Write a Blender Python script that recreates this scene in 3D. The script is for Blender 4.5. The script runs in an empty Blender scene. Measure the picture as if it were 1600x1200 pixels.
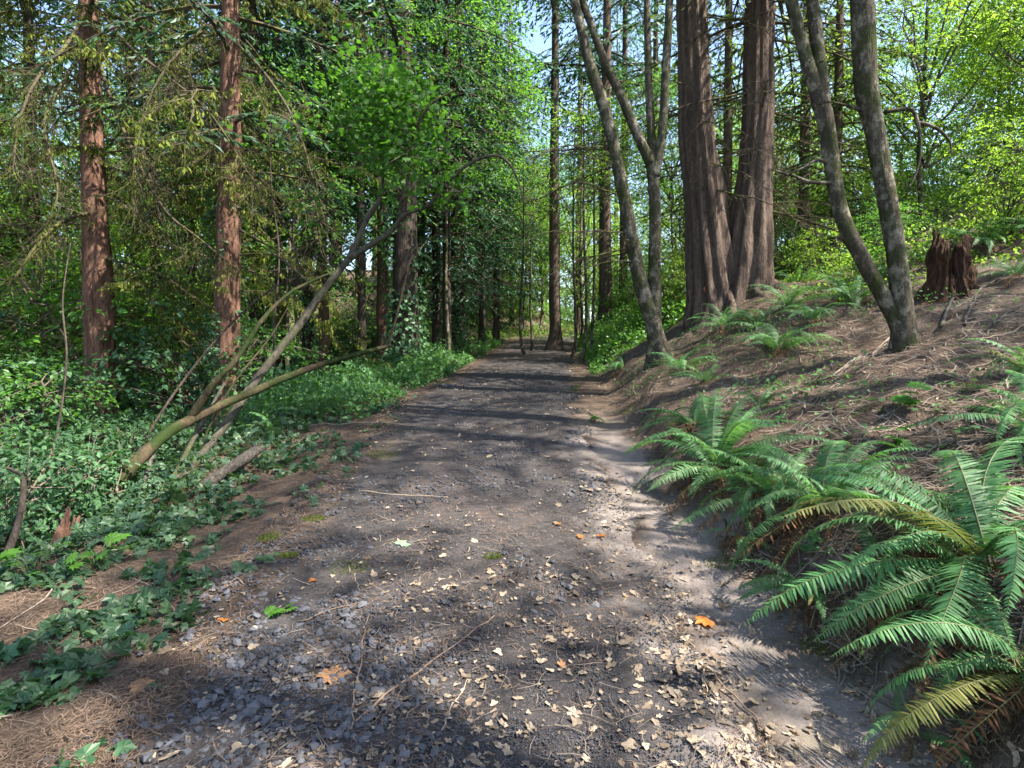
import bpy, math
import numpy as np
from mathutils import Vector, Matrix

# ------------------------------------------------------------------ camera, sky, sun, exposure
SC = bpy.context.scene
COL = SC.collection
FPX, CAM_Z = 953.0, 1.5                       # focal length in photo pixels (1600 wide), eye height
PITCH = math.atan(40.0 / FPX)
cd = bpy.data.cameras.new('camera')
cd.sensor_width = 36.0
cd.lens = FPX / 1600.0 * 36.0
cd.clip_start, cd.clip_end = 0.05, 600.0
cam = bpy.data.objects.new('camera', cd)
cam.location = (0, 0, CAM_Z)
cam.rotation_euler = (math.pi / 2 - PITCH, 0, 0)
COL.objects.link(cam)
SC.camera = cam

SUN_EL = math.radians(54)
SUN_AZ = math.atan2(0.93, -0.36)              # from +Y towards +X: the sun stands to the right, a little behind
sun_dir = Vector((math.sin(SUN_AZ) * math.cos(SUN_EL), math.cos(SUN_AZ) * math.cos(SUN_EL), math.sin(SUN_EL)))
W = bpy.data.worlds.new('World')
SC.world = W
W.use_nodes = True
wn = W.node_tree
wn.nodes.clear()
wo = wn.nodes.new('ShaderNodeOutputWorld')
wb = wn.nodes.new('ShaderNodeBackground')
ws = wn.nodes.new('ShaderNodeTexSky')
ws.sky_type = 'NISHITA'
ws.sun_disc = False
ws.sun_elevation = SUN_EL
ws.sun_rotation = SUN_AZ
ws.air_density, ws.dust_density, ws.ozone_density = 1.0, 1.2, 1.0
wb.inputs['Strength'].default_value = 0.112
wn.links.new(ws.outputs[0], wb.inputs['Color'])
wn.links.new(wb.outputs[0], wo.inputs[0])
sl = bpy.data.lights.new('sun', 'SUN')
sl.energy, sl.angle, sl.color = 5.0, math.radians(0.53), (1.0, 0.93, 0.82)
so = bpy.data.objects.new('sun', sl)
so.rotation_euler = sun_dir.to_track_quat('Z', 'Y').to_euler()
so.location = (20, -8, 30)
COL.objects.link(so)
SC.view_settings.view_transform = 'Standard'
SC.view_settings.look = 'None'
SC.view_settings.gamma = 1.0
SC.view_settings.use_curve_mapping = False
SC.view_settings.exposure = 2.25
cy = SC.cycles
cy.max_bounces, cy.diffuse_bounces, cy.glossy_bounces = 5, 3, 1
cy.transmission_bounces, cy.transparent_max_bounces = 3, 2
cy.sample_clamp_indirect = 6.0
cy.use_denoising = True
cy.use_adaptive_sampling = True
cy.adaptive_threshold = 0.02
cy.caustics_reflective = cy.caustics_refractive = False

# ------------------------------------------------------------------ helpers
RNG = np.random.default_rng(11)


def P(px, py, d):
    """World point seen at photo pixel (px, py) when it stands d metres ahead of the camera."""
    a, b = (px - 800) / FPX, -(py - 600) / FPX
    y = math.cos(PITCH) + b * math.sin(PITCH)
    z = -math.sin(PITCH) + b * math.cos(PITCH)
    return np.array([a * d / y, d, CAM_Z + z * d / y])


def sstep(a, b, x):
    t = np.clip((np.asarray(x, float) - a) / (b - a), 0, 1)
    return t * t * (3 - 2 * t)


def _hash(ix, iy, iz, seed):
    h = (ix * 374761393 + iy * 668265263 + iz * 2147483647 + seed * 974634777) & 0xFFFFFFFF
    h = ((h ^ (h >> 13)) * 1274126177) & 0xFFFFFFFF
    h = ((h ^ (h >> 16)) * 2246822519) & 0xFFFFFFFF
    return ((h ^ (h >> 15)) & 0xFFFFFF) / float(0xFFFFFF)


def noise(x, y, z=0.0, seed=0):
    """Value noise in 0..1."""
    x, y, z = np.broadcast_arrays(np.asarray(x, float), np.asarray(y, float), np.asarray(z, float))
    fx, fy, fz = np.floor(x), np.floor(y), np.floor(z)
    ix, iy, iz = fx.astype(np.int64), fy.astype(np.int64), fz.astype(np.int64)
    u, v, w = x - fx, y - fy, z - fz
    u, v, w = u * u * (3 - 2 * u), v * v * (3 - 2 * v), w * w * (3 - 2 * w)
    r = 0
    for a in (0, 1):
        for b in (0, 1):
            for c in (0, 1):
                k = (u if a else 1 - u) * (v if b else 1 - v) * (w if c else 1 - w)
                r = r + k * _hash(ix + a, iy + b, iz + c, seed)
    return r


def fbm(x, y, z=0.0, seed=0, octaves=3):
    r, amp, tot = 0, 1.0, 0
    for i in range(octaves):
        r = r + amp * noise(np.asarray(x) * 2 ** i, np.asarray(y) * 2 ** i, np.asarray(z) * 2 ** i, seed + i)
        tot += amp
        amp *= 0.5
    return r / tot


class MB:
    """Collects vertices, faces (tri and quad arrays), material index and a per-vertex tint."""
    def __init__(self):
        self.v, self.f, self.m, self.t, self.n = [], [], [], [], 0

    def add(self, V, F, mat=0, tint=0.5):
        V = np.asarray(V, float).reshape(-1, 3)
        for Fi in (F if isinstance(F, (list, tuple)) and len(F) and isinstance(F[0], np.ndarray) else [np.asarray(F)]):
            self.f.append(np.asarray(Fi, np.int64) + self.n)
            self.m.append(np.full(len(Fi), mat, np.int32))
        self.v.append(V)
        self.t.append(np.broadcast_to(np.asarray(tint, float), (len(V),)).copy())
        self.n += len(V)
        return self

    def scatter(self, tpl, locs, mats, mat=0, tint=None):
        """tpl = (V, F); locs (K,3); mats (K,3,3) whose columns are the images of the axes."""
        V, F = tpl
        K = len(locs)
        if K == 0:
            return self
        W_ = np.einsum('kij,nj->kni', mats, V) + np.asarray(locs)[:, None, :]
        off = (np.arange(K) * len(V))[:, None, None]
        FF = (F[None] + off).reshape(-1, F.shape[1])
        tt = RNG.random(K) if tint is None else np.broadcast_to(tint, (K,))
        return self.add(W_.reshape(-1, 3), FF, mat, np.repeat(tt, len(V)))

    def mesh(self, name, mats, smooth=False, origin=None):
        V = np.concatenate(self.v) if self.v else np.zeros((0, 3))
        if origin is not None:
            V = V - np.asarray(origin)
        me = bpy.data.meshes.new(name)
        me.vertices.add(len(V))
        me.vertices.foreach_set('co', V.astype(np.float32).ravel())
        loops = np.concatenate([f.ravel() for f in self.f])
        sizes = np.concatenate([np.full(len(f), f.shape[1], np.int32) for f in self.f])
        starts = np.concatenate([[0], np.cumsum(sizes)[:-1]]).astype(np.int32)
        me.loops.add(len(loops))
        me.loops.foreach_set('vertex_index', loops.astype(np.int32))
        me.polygons.add(len(sizes))
        me.polygons.foreach_set('loop_start', starts)
        me.polygons.foreach_set('material_index', np.concatenate(self.m))
        me.polygons.foreach_set('use_smooth', np.full(len(sizes), smooth, bool))
        at = me.attributes.new('tint', 'FLOAT', 'POINT')
        at.data.foreach_set('value', np.concatenate(self.t).astype(np.float32))
        for m in (mats if isinstance(mats, (list, tuple)) else [mats]):
            me.materials.append(m)
        me.update(calc_edges=True)
        return me


def link(name, me, parent=None, loc=(0, 0, 0), rot=(0, 0, 0), scale=(1, 1, 1), **props):
    o = bpy.data.objects.new(name, me)
    COL.objects.link(o)
    if parent is not None:
        o.parent = parent
    o.location, o.rotation_euler = [float(c) for c in loc], [float(c) for c in rot]
    o.scale = (scale,) * 3 if isinstance(scale, (int, float)) else [float(c) for c in scale]
    for k, v in props.items():
        o[k] = v
    return o


def thing(name, label, cat, loc=(0, 0, 0), group=None, rot=(0, 0, 0), scale=(1, 1, 1), mesh=None):
    o = link(name, mesh, None, loc, rot, scale, label=label, category=cat)
    if mesh is None:
        o.empty_display_size = 0.2
    if group:
        o['group'] = group
    return o


def resample(pts, n):
    """Catmull-Rom through the points, n samples."""
    p = np.asarray(pts, float)
    q = np.vstack([2 * p[0] - p[1], p, 2 * p[-1] - p[-2]])
    m = len(p) - 1
    u = np.linspace(0, m - 1e-9, n)
    i = np.floor(u).astype(int)
    t = (u - i)[:, None]
    a, b, c, d = q[i], q[i + 1], q[i + 2], q[i + 3]
    return 0.5 * (2 * b + (c - a) * t + (2 * a - 5 * b + 4 * c - d) * t ** 2 + (3 * b - a - 3 * c + d) * t ** 3)


def tube(pts, rad, sides=8, mod=None, cap=True):
    """Tapered tube; mod(theta, i_ring, centre) multiplies the radius."""
    p = np.asarray(pts, float)
    n = len(p)
    r = np.broadcast_to(np.asarray(rad, float), (n,))
    tang = np.gradient(p, axis=0)
    tang /= np.linalg.norm(tang, axis=1)[:, None] + 1e-12
    ref = np.array([1.0, 0, 0]) if abs(tang[0, 0]) < 0.8 else np.array([0, 1.0, 0])
    U = np.zeros_like(p)
    u = ref - tang[0] * (ref @ tang[0])
    for i in range(n):
        u = u - tang[i] * (u @ tang[i])
        u /= np.linalg.norm(u) + 1e-12
        U[i] = u
    Vv = np.cross(tang, U)
    th = np.arange(sides) * 2 * math.pi / sides
    rr = r[:, None] * np.ones((1, sides))
    if mod is not None:
        rr = rr * mod(th[None, :], np.arange(n)[:, None], p)
    V = p[:, None, :] + rr[..., None] * (np.cos(th)[None, :, None] * U[:, None, :] + np.sin(th)[None, :, None] * Vv[:, None, :])
    i, j = np.meshgrid(np.arange(n - 1), np.arange(sides), indexing='ij')
    j2 = (j + 1) % sides
    F = np.stack([i * sides + j, i * sides + j2, (i + 1) * sides + j2, (i + 1) * sides + j], -1).reshape(-1, 4)
    V = V.reshape(-1, 3)
    if cap:
        V = np.vstack([V, p[-1:], p[:1]])
        a = (n - 1) * sides + np.arange(sides)
        b = (n - 1) * sides + (np.arange(sides) + 1) % sides
        c = np.arange(sides)
        e = (np.arange(sides) + 1) % sides
        T = np.concatenate([np.stack([a, b, np.full(sides, n * sides)], -1), np.stack([e, c, np.full(sides, n * sides + 1)], -1)])
        return V, [F, T]
    return V, [F]


def frames(d, n, L, Wd, Th=1.0):
    """Matrices with columns (direction*L, side*W, normal*T)."""
    d = d / (np.linalg.norm(d, axis=1)[:, None] + 1e-9)
    s = np.cross(n, d)
    s /= np.linalg.norm(s, axis=1)[:, None] + 1e-9
    n2 = np.cross(d, s)
    K = len(d)
    L, Wd, Th = (np.broadcast_to(x, (K,))[:, None] for x in (L, Wd, Th))
    return np.stack([d * L, s * Wd, n2 * Th], -1)


def rand_dir(K, rng=RNG):
    v = rng.normal(size=(K, 3))
    return v / np.linalg.norm(v, axis=1)[:, None]


# ------------------------------------------------------------------ materials
def nt(name):
    m = bpy.data.materials.new(name)
    m.use_nodes = True
    t = m.node_tree
    t.nodes.clear()
    return m, t, t.nodes.new('ShaderNodeOutputMaterial')


def N(t, kind, **kw):
    n = t.nodes.new('ShaderNode' + kind)
    for k, v in kw.items():
        if isinstance(k, str) and hasattr(n, k):
            setattr(n, k, v)
        else:
            n.inputs[k.replace('_', ' ')].default_value = v
    return n


def mixc(t, fac, a, b, blend='MIX'):
    n = t.nodes.new('ShaderNodeMix')
    n.data_type, n.blend_type = 'RGBA', blend
    for sock, v in ((n.inputs[0], fac), (n.inputs[6], a), (n.inputs[7], b)):
        if hasattr(v, 'links') or hasattr(v, 'is_linked'):
            t.links.new(v, sock)
        else:
            sock.default_value = v if not isinstance(v, tuple) else (*v, 1.0)
    return n.outputs[2]


def ramp(t, src, a, b):
    n = t.nodes.new('ShaderNodeMapRange')
    n.inputs[1].default_value, n.inputs[2].default_value = a, b
    t.links.new(src, n.inputs[0])
    return n.outputs[0]


def tex(t, scale, detail=4.0, rough=0.6, vec=None, stretch=None):
    n = N(t, 'TexNoise')
    n.inputs['Scale'].default_value, n.inputs['Detail'].default_value, n.inputs['Roughness'].default_value = scale, detail, rough
    co = N(t, 'TexCoord').outputs['Object'] if vec is None else vec
    if stretch:
        mp = N(t, 'Mapping')
        mp.inputs['Scale'].default_value = stretch
        t.links.new(co, mp.inputs[0])
        co = mp.outputs[0]
    t.links.new(co, n.inputs['Vector'])
    return n.outputs['Fac']


def leaf_mat(name, dark, light, trans=None, tfac=0.35, rough=0.5, spec=0.35, objvar=0.25):
    m, t, out = nt(name)
    a = N(t, 'Attribute')
    a.attribute_name = 'tint'
    col = mixc(t, a.outputs['Fac'], dark, light)
    oi = N(t, 'ObjectInfo')
    hv = N(t, 'HueSaturation')
    t.links.new(col, hv.inputs['Color'])
    r = ramp(t, oi.outputs['Random'], 0, 1)
    r.node.inputs[3].default_value, r.node.inputs[4].default_value = 1 - objvar, 1 + objvar
    t.links.new(r, hv.inputs['Value'])
    p = N(t, 'BsdfPrincipled')
    p.inputs['Roughness'].default_value = rough
    p.inputs['Specular IOR Level'].default_value = spec
    t.links.new(hv.outputs[0], p.inputs['Base Color'])
    if tfac > 0:
        tr = N(t, 'BsdfTranslucent')
        tcol = mixc(t, 0.65, hv.outputs[0], trans or light)
        t.links.new(tcol, tr.inputs['Color'])
        mx = N(t, 'MixShader')
        mx.inputs[0].default_value = tfac
        t.links.new(p.outputs[0], mx.inputs[1])
        t.links.new(tr.outputs[0], mx.inputs[2])
        t.links.new(mx.outputs[0], out.inputs[0])
    else:
        t.links.new(p.outputs[0], out.inputs[0])
    return m


def bark_mat(name, dark, light, moss=None, moss_amt=0.0, scale=6.0, stretch=(1, 1, 0.12), bump=0.6, blotch=None):
    m, t, out = nt(name)
    n1 = tex(t, scale, 6, 0.65, stretch=stretch)
    n2 = tex(t, scale * 3.1, 4, 0.7, stretch=(1, 1, 0.3))
    f = ramp(t, n1, 0.3, 0.7)
    col = mixc(t, f, dark, light)
    col = mixc(t, ramp(t, n2, 0.35, 0.75), col, tuple(c * 0.55 for c in dark))
    if blotch:
        n4 = tex(t, 7.0, 5, 0.7, stretch=(1, 1, .7))
        col = mixc(t, ramp(t, n4, 0.50, 0.60), col, blotch)
    if moss:
        n3 = tex(t, 2.2, 5, 0.7)
        lo = 0.68 - 0.4 * moss_amt
        mk = ramp(t, n3, lo, lo + 0.14)
        mc = mixc(t, tex(t, 22, 3), tuple(c * 0.5 for c in moss), moss)
        col = mixc(t, mk, col, mc)
    p = N(t, 'BsdfPrincipled')
    p.inputs['Roughness'].default_value = 0.9
    p.inputs['Specular IOR Level'].default_value = 0.15
    t.links.new(col, p.inputs['Base Color'])
    b = N(t, 'Bump')
    b.inputs['Strength'].default_value, b.inputs['Distance'].default_value = bump, 0.03
    add = N(t, 'Math')
    add.operation = 'ADD'
    t.links.new(n1, add.inputs[0])
    t.links.new(n2, add.inputs[1])
    t.links.new(add.outputs[0], b.inputs['Height'])
    t.links.new(b.outputs[0], p.inputs['Normal'])
    t.links.new(p.outputs[0], out.inputs[0])
    return m


def ground_mat(name, path=False):
    m, t, out = nt(name)
    n1, n2, n3 = tex(t, 1.3, 5, 0.6), tex(t, 14, 6, 0.7), tex(t, 70, 4, 0.75)
    if path:
        col = mixc(t, ramp(t, n2, 0.3, 0.72), (0.023, 0.021, 0.021), (0.062, 0.055, 0.053))
        col = mixc(t, ramp(t, n1, 0.58, 0.78), col, (0.085, 0.064, 0.053))
        col = mixc(t, ramp(t, n3, 0.55, 0.8), col, (0.15, 0.13, 0.118))
        a = N(t, 'Attribute')
        a.attribute_name = 'tint'
        sand = mixc(t, ramp(t, n2, 0.3, 0.7), (0.115, 0.098, 0.088), (0.22, 0.19, 0.17))
        soil = mixc(t, ramp(t, n2, 0.3, 0.7), (0.030, 0.022, 0.016), (0.088, 0.064, 0.047))
        col = mixc(t, ramp(t, a.outputs['Fac'], 0.55, 0.95), col, sand)
        col = mixc(t, ramp(t, a.outputs['Fac'], 0.45, 0.05), col, soil)
    else:
        col = mixc(t, ramp(t, n2, 0.3, 0.7), (0.030, 0.022, 0.016), (0.088, 0.064, 0.047))
        col = mixc(t, ramp(t, n1, 0.45, 0.7), col, (0.076, 0.055, 0.041))
        col = mixc(t, ramp(t, n3, 0.5, 0.8), col, (0.20, 0.145, 0.105))
        a = N(t, 'Attribute')
        a.attribute_name = 'tint'
        sand = mixc(t, ramp(t, n2, 0.3, 0.7), (0.135, 0.115, 0.105), (0.25, 0.215, 0.195))
        sand = mixc(t, ramp(t, n3, 0.55, 0.8), sand, (0.15, 0.125, 0.11))
        sand = mixc(t, ramp(t, n1, 0.56, 0.68), sand, (0.12, 0.105, 0.075))
        col = mixc(t, a.outputs['Fac'], col, sand)
    p = N(t, 'BsdfPrincipled')
    p.inputs['Roughness'].default_value = 0.95
    p.inputs['Specular IOR Level'].default_value = 0.1
    t.links.new(col, p.inputs['Base Color'])
    b = N(t, 'Bump')
    b.inputs['Strength'].default_value, b.inputs['Distance'].default_value = 0.7, 0.02
    add = N(t, 'Math')
    add.operation = 'ADD'
    t.links.new(n2, add.inputs[0])
    t.links.new(n3, add.inputs[1])
    t.links.new(add.outputs[0], b.inputs['Height'])
    t.links.new(b.outputs[0], p.inputs['Normal'])
    t.links.new(p.outputs[0], out.inputs[0])
    return m


M = {
    'ground': ground_mat('forest_soil'),
    'path': ground_mat('path_soil', True),
    'stone': leaf_mat('gravel_stone', (0.030, 0.031, 0.036), (0.095, 0.096, 0.106), tfac=0, rough=0.75, spec=0.3, objvar=0.3),
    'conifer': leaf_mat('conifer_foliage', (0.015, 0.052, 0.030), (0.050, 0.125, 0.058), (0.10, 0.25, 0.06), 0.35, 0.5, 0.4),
    'conifer_lit': leaf_mat('lit_conifer_foliage', (0.028, 0.070, 0.018), (0.10, 0.155, 0.035), (0.19, 0.30, 0.04), 0.38, 0.5, 0.4),  # yellower, lighter copy of the conifer foliage: sunlight put into its colour
    'broad': leaf_mat('broad_foliage', (0.030, 0.095, 0.018), (0.080, 0.19, 0.028), (0.20, 0.48, 0.04), 0.45, 0.45, 0.4),
    'broad_y': leaf_mat('yellow_green_foliage', (0.055, 0.135, 0.018), (0.13, 0.245, 0.03), (0.36, 0.58, 0.05), 0.5, 0.45, 0.4),
    'maple': leaf_mat('maple_foliage', (0.030, 0.105, 0.014), (0.075, 0.18, 0.022), (0.16, 0.42, 0.03), 0.42, 0.5, 0.3),
    'shrub': leaf_mat('shrub_foliage', (0.016, 0.052, 0.024), (0.058, 0.125, 0.048), (0.13, 0.30, 0.05), 0.32, 0.55, 0.3),
    'herb': leaf_mat('herb_foliage', (0.025, 0.085, 0.03), (0.075, 0.17, 0.045), (0.16, 0.36, 0.05), 0.38, 0.5, 0.35),
    'ivy': leaf_mat('ivy_leaf', (0.026, 0.082, 0.040), (0.092, 0.172, 0.072), (0.15, 0.32, 0.05), 0.25, 0.5, 0.4, 0.5),
    'fern': leaf_mat('fern_green', (0.042, 0.132, 0.046), (0.095, 0.220, 0.070), (0.17, 0.40, 0.05), 0.32, 0.55, 0.35, 0.35),
    'fern_dead': leaf_mat('fern_dead', (0.075, 0.036, 0.018), (0.19, 0.098, 0.050), (0.2, 0.09, 0.04), 0.2, 0.8, 0.1),
    'fern_stem': leaf_mat('fern_stem', (0.05, 0.055, 0.018), (0.13, 0.125, 0.04), tfac=0),
    'dry': leaf_mat('dry_leaf', (0.125, 0.090, 0.060), (0.37, 0.30, 0.22), (0.4, 0.3, 0.18), 0.15, 0.8, 0.15, 0.3),
    'orange': leaf_mat('orange_leaf', (0.30, 0.095, 0.02), (0.48, 0.17, 0.035), (0.5, 0.18, 0.03), 0.25, 0.6, 0.2),
    'brownleaf': leaf_mat('brown_maple_leaf', (0.25, 0.12, 0.055), (0.36, 0.20, 0.10), (0.3, 0.15, 0.06), 0.2, 0.7, 0.2),
    'paleleaf': leaf_mat('pale_green_leaf', (0.15, 0.23, 0.14), (0.22, 0.31, 0.20), tfac=0.2),
    'needle': leaf_mat('needle_litter', (0.075, 0.048, 0.034), (0.26, 0.182, 0.130), tfac=0, rough=0.85, spec=0.15),
    'twig': leaf_mat('twig_wood', (0.065, 0.050, 0.040), (0.29, 0.235, 0.185), tfac=0, rough=0.85, spec=0.15),
    'moss': leaf_mat('moss', (0.05, 0.075, 0.012), (0.13, 0.15, 0.03), (0.2, 0.22, 0.04), 0.25, 0.9, 0.1),
    'redwood': bark_mat('redwood_bark', (0.080, 0.040, 0.027), (0.27, 0.155, 0.108), (0.07, 0.075, 0.02), 0.1, 9, bump=0.9),
    'cedar': bark_mat('cedar_bark', (0.054, 0.038, 0.029), (0.185, 0.134, 0.104), None, 0, 11, (1, 1, 0.06), 0.9),
    'maplebark': bark_mat('mossy_maple_bark', (0.040, 0.034, 0.024), (0.115, 0.098, 0.068), (0.042, 0.052, 0.013), 0.5, 9, (1, 1, 0.5), 1.0, (0.185, 0.165, 0.122)),
    'palebark': bark_mat('pale_bark', (0.040, 0.036, 0.026), (0.115, 0.102, 0.073), (0.07, 0.085, 0.025), 0.3, 7, (1, 1, 1), 0.5),
    'mosslog': bark_mat('moss_log_bark', (0.045, 0.033, 0.020), (0.10, 0.072, 0.042), (0.022, 0.038, 0.008), 0.6, 7, (1, 1, 1), 0.6),
    'darkbark': bark_mat('dark_conifer_bark', (0.032, 0.025, 0.021), (0.105, 0.080, 0.064), (0.045, 0.055, 0.018), 0.3, 8, bump=0.9),
    'branch': bark_mat('branch_bark', (0.038, 0.030, 0.020), (0.115, 0.093, 0.062), (0.095, 0.105, 0.022), 0.45, 14, (1, 1, 1), 0.4),
    'deadwood': bark_mat('grey_deadwood', (0.07, 0.060, 0.05), (0.26, 0.225, 0.19), None, 0, 16, (1, 1, 1), 0.9),
    'greylog': bark_mat('grey_log', (0.045, 0.039, 0.033), (0.16, 0.138, 0.115), (0.05, 0.055, 0.02), 0.1, 22, (1, 1, 1), 1.0),
    'rotten': bark_mat('rotten_wood', (0.028, 0.015, 0.009), (0.13, 0.070, 0.040), (0.04, 0.05, 0.012), 0.1, 9, (1, 1, 0.4), 1.0),
    'paint': leaf_mat('orange_paint', (0.5, 0.10, 0.03), (0.55, 0.13, 0.04), tfac=0, rough=0.7),
}

# ------------------------------------------------------------------ the lie of the land
_yy = np.linspace(-40, 200, 4801)
_pz = np.interp(_yy, [-40, 0, 2.5, 5, 9, 16, 28, 36, 60, 200], [-1.6, -.05, 0, .29, .78, 1.27, 2.27, 2.75, 4.4, 8])
_pc = np.interp(_yy, [-40, 0, 2.5, 5, 9, 16, 22, 27, 30, 33, 37, 60], [-1, -.1, -.1, -.17, -.2, .45, .9, 1.35, 2.3, 4.2, 8.5, 36])
_k = np.hanning(41)
_k /= _k.sum()
_pz = np.convolve(np.pad(_pz, 20, 'edge'), _k, 'valid')
_pc = np.convolve(np.pad(_pc, 20, 'edge'), _k, 'valid')


def path_z(y):
    return np.interp(y, _yy, _pz)


def path_c(y):
    return np.interp(y, _yy, _pc)


def side(x, y):
    return np.asarray(x, float) - path_c(y)


def H(x, y, fine=True):
    """Height of the forest floor."""
    x, y = np.broadcast_arrays(np.asarray(x, float), np.asarray(y, float))
    s = side(x, y)
    z = path_z(y).copy()
    t = np.maximum(s - 1.6, 0)
    k = 0.29 + 0.017 * np.clip(y - 7, 0, 9)
    fade = 1 - sstep(26, 34, y) * 0.75
    z = z + fade * (0.30 * sstep(0.1, 0.75 - .33 * (1 - sstep(7, 10, y)), t + (fbm(x * 3.1, y * 3.1, 0, 77) - .5) * .35 * (t > 0)) + k * 26 * np.tanh(np.maximum(t - 0.3, 0) / 26))
    z = z - 0.05 * np.exp(-((s - 1.45) / 0.28) ** 2) * (1 - sstep(7, 11, y))
    u = np.maximum(-s - 1.5, 0)
    D = np.interp(y, [0, 11, 18, 30], [1.75, 1.5, 0.75, 0.3])
    z = z - 0.10 * np.minimum(u, 1.5) - D * sstep(1.4, 5.0, u) - 0.05 * np.maximum(u - 5, 0) * np.interp(y, [0, 20, 40], [1, .6, .2])
    z = z + 3.0 * np.exp(-((x + 3.5) / 8.5) ** 2 - ((y - 43) / 7.5) ** 2)        # the mound where the path turns
    z = z + 0.55 * np.exp(-((x - 4.4) / 1.5) ** 2 - ((y - 12.2) / 1.7) ** 2)     # raised soil at the cedar
    z = z + 6.5 * sstep(30, 62, np.hypot(x, y)) * sstep(4, -10, x)             # rising ground behind the wood
    if fine:
        off = sstep(1.3, 2.6, np.abs(s))
        z = z + (fbm(x * 0.9, y * 0.9, 0, 3) - 0.5) * 0.30 * off + (fbm(x * 4, y * 4, 0, 7) - 0.5) * (0.03 + 0.12 * off)
    return z


def normal_at(x, y):
    e = 0.12
    n = np.stack([-(H(x + e, y) - H(x - e, y)) / (2 * e), -(H(x, y + e) - H(x, y - e)) / (2 * e), np.ones_like(x)], -1)
    return n / np.linalg.norm(n, axis=1)[:, None]


def axis(segments):
    out = []
    for a, b, st in segments:
        out.append(np.arange(a, b - 1e-6, st))
    out.append([segments[-1][1]])
    return np.concatenate(out)


def grid_faces(ny, nx):
    i, j = np.meshgrid(np.arange(ny - 1), np.arange(nx - 1), indexing='ij')
    return np.stack([i * nx + j, i * nx + j + 1, (i + 1) * nx + j + 1, (i + 1) * nx + j], -1).reshape(-1, 4)


def path_edge(x, y):
    """1 well inside the trodden gravel, 0 outside, with a ragged border."""
    s = side(x, y) + (fbm(np.asarray(x) * 1.7, np.asarray(y) * 1.7, 0, 31) - 0.5) * 0.7
    return sstep(-1.85, -1.4, s) * (1 - sstep(.85, 1.3, s)) * (1 - sstep(33, 35, y))


gx = axis([(-160, -40, 10), (-40, -12, 1.2), (-12, -4.5, 0.3), (-4.5, 6.5, 0.07), (6.5, 12, 0.2), (12, 40, 1.2), (40, 160, 10)])
gy = axis([(-40, 0, 2.5), (0, 1.6, 0.3), (1.6, 9, 0.07), (9, 16, 0.14), (16, 45, 0.4), (45, 80, 2), (80, 200, 12)])
X, Y = np.meshgrid(gx, gy)
Z = H(X, Y) - 0.045 * path_edge(X, Y)
s_ = side(X, Y)
sand = sstep(0.95, 1.2, s_ + (fbm(X * 2.3, Y * 2.3, 0, 41) - .5) * .5) * (1 - sstep(1.5, 1.85, s_ + (fbm(X * 2, Y * 2, 0, 43) - .5) * .9)) * (1 - sstep(6.5, 9.5, Y))
bare = 0.5 * sstep(.52, .66, fbm(X * .8, Y * .8, 0, 51)) * sstep(1.6, 2.4, s_) * (1 - sstep(12, 18, Y))
mb = MB().add(np.stack([X, Y, Z], -1), grid_faces(len(gy), len(gx)), 0, np.clip(sand * .9 + bare * .25, 0, 1).ravel())
ground = link('ground', mb.mesh('ground', M['ground'], True), kind='structure')

px_ = np.arange(-2.3, 1.75, 0.045)
py_ = axis([(0.2, 1.6, 0.2), (1.6, 8, 0.05), (8, 16, 0.12), (16, 35.5, 0.3)])
S, Y = np.meshgrid(px_, py_)
X = S + path_c(Y)
e_ = path_edge(X, Y)
Z = H(X, Y) - 0.045 + 0.05 * e_ + e_ * (fbm(X * 9, Y * 9, 0, 61) - 0.5) * 0.03
blend_r = sstep(.65, 1.25, S + (fbm(X * 3, Y * 3, 0, 63) - .5) * .9) * (1 - sstep(6.5, 10, Y))
blend_l = sstep(-1.05, -1.7, S + (fbm(X * 3, Y * 3, 0, 65) - .5) * .8)
path = link('path', MB().add(np.stack([X, Y, Z], -1), grid_faces(len(py_), len(px_)), 0, (0.5 + .5 * blend_r - .5 * blend_l).ravel()).mesh('path', M['path'], True), kind='structure')


def top(x, y):
    """Surface one can lay something on."""
    return H(x, y) + 0.006 * path_edge(x, y)


# ------------------------------------------------------------------ small leaf templates (x = along, y = across, z = normal)
def fan(outline, z=None):
    o = np.asarray(outline, float)
    V = np.column_stack([o, np.zeros(len(o)) if z is None else z])
    V = np.vstack([[[o[:, 0].mean() * 0.8, 0, 0.0]], V])
    n = len(o)
    a = np.arange(n) + 1
    return V, np.stack([np.zeros(n, int), a, np.roll(a, -1)], -1)


SLIVER = (np.array([[0, 0, 0], [.45, .5, -.12], [1, 0, -.05], [.45, -.5, -.12]]), np.array([[0, 2, 1], [0, 3, 2]]))
OVATE = (np.array([[0, 0, 0], [.35, .42, .06], [.7, .3, .04], [1, 0, -.1], [.7, -.3, .04], [.35, -.42, .06]]),
         np.array([[0, 2, 1], [0, 3, 2], [0, 4, 3], [0, 5, 4]]))
NEEDLE = (np.array([[0, -.5, 0], [0, .5, 0], [.5, 2.6, .02], [.5, 1.6, .02], [1, .4, 0], [1, -.4, 0]]), np.array([[0, 3, 2], [0, 2, 1], [3, 5, 4], [3, 4, 2]]))
_iv = [(0, 0), (-.08, .30), (.12, .62), (.33, .40), (.52, .52), (.66, .22), (1.0, 0), (.66, -.22), (.52, -.52), (.33, -.40), (.12, -.62), (-.08, -.30)]
IVY = fan(_iv, np.array([0, -.05, -.13, .02, -.1, .0, -.14, 0, -.1, .02, -.13, -.05]))
_mp = [(0, 0), (-.12, .28), (.0, .32), (.05, .62), (.2, .45), (.42, .62), (.46, .40), (.74, .42), (.7, .16), (1, 0), (.7, -.16), (.74, -.42), (.46, -.40), (.42, -.62), (.2, -.45), (.05, -.62), (0, -.32), (-.12, -.28)]
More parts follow.
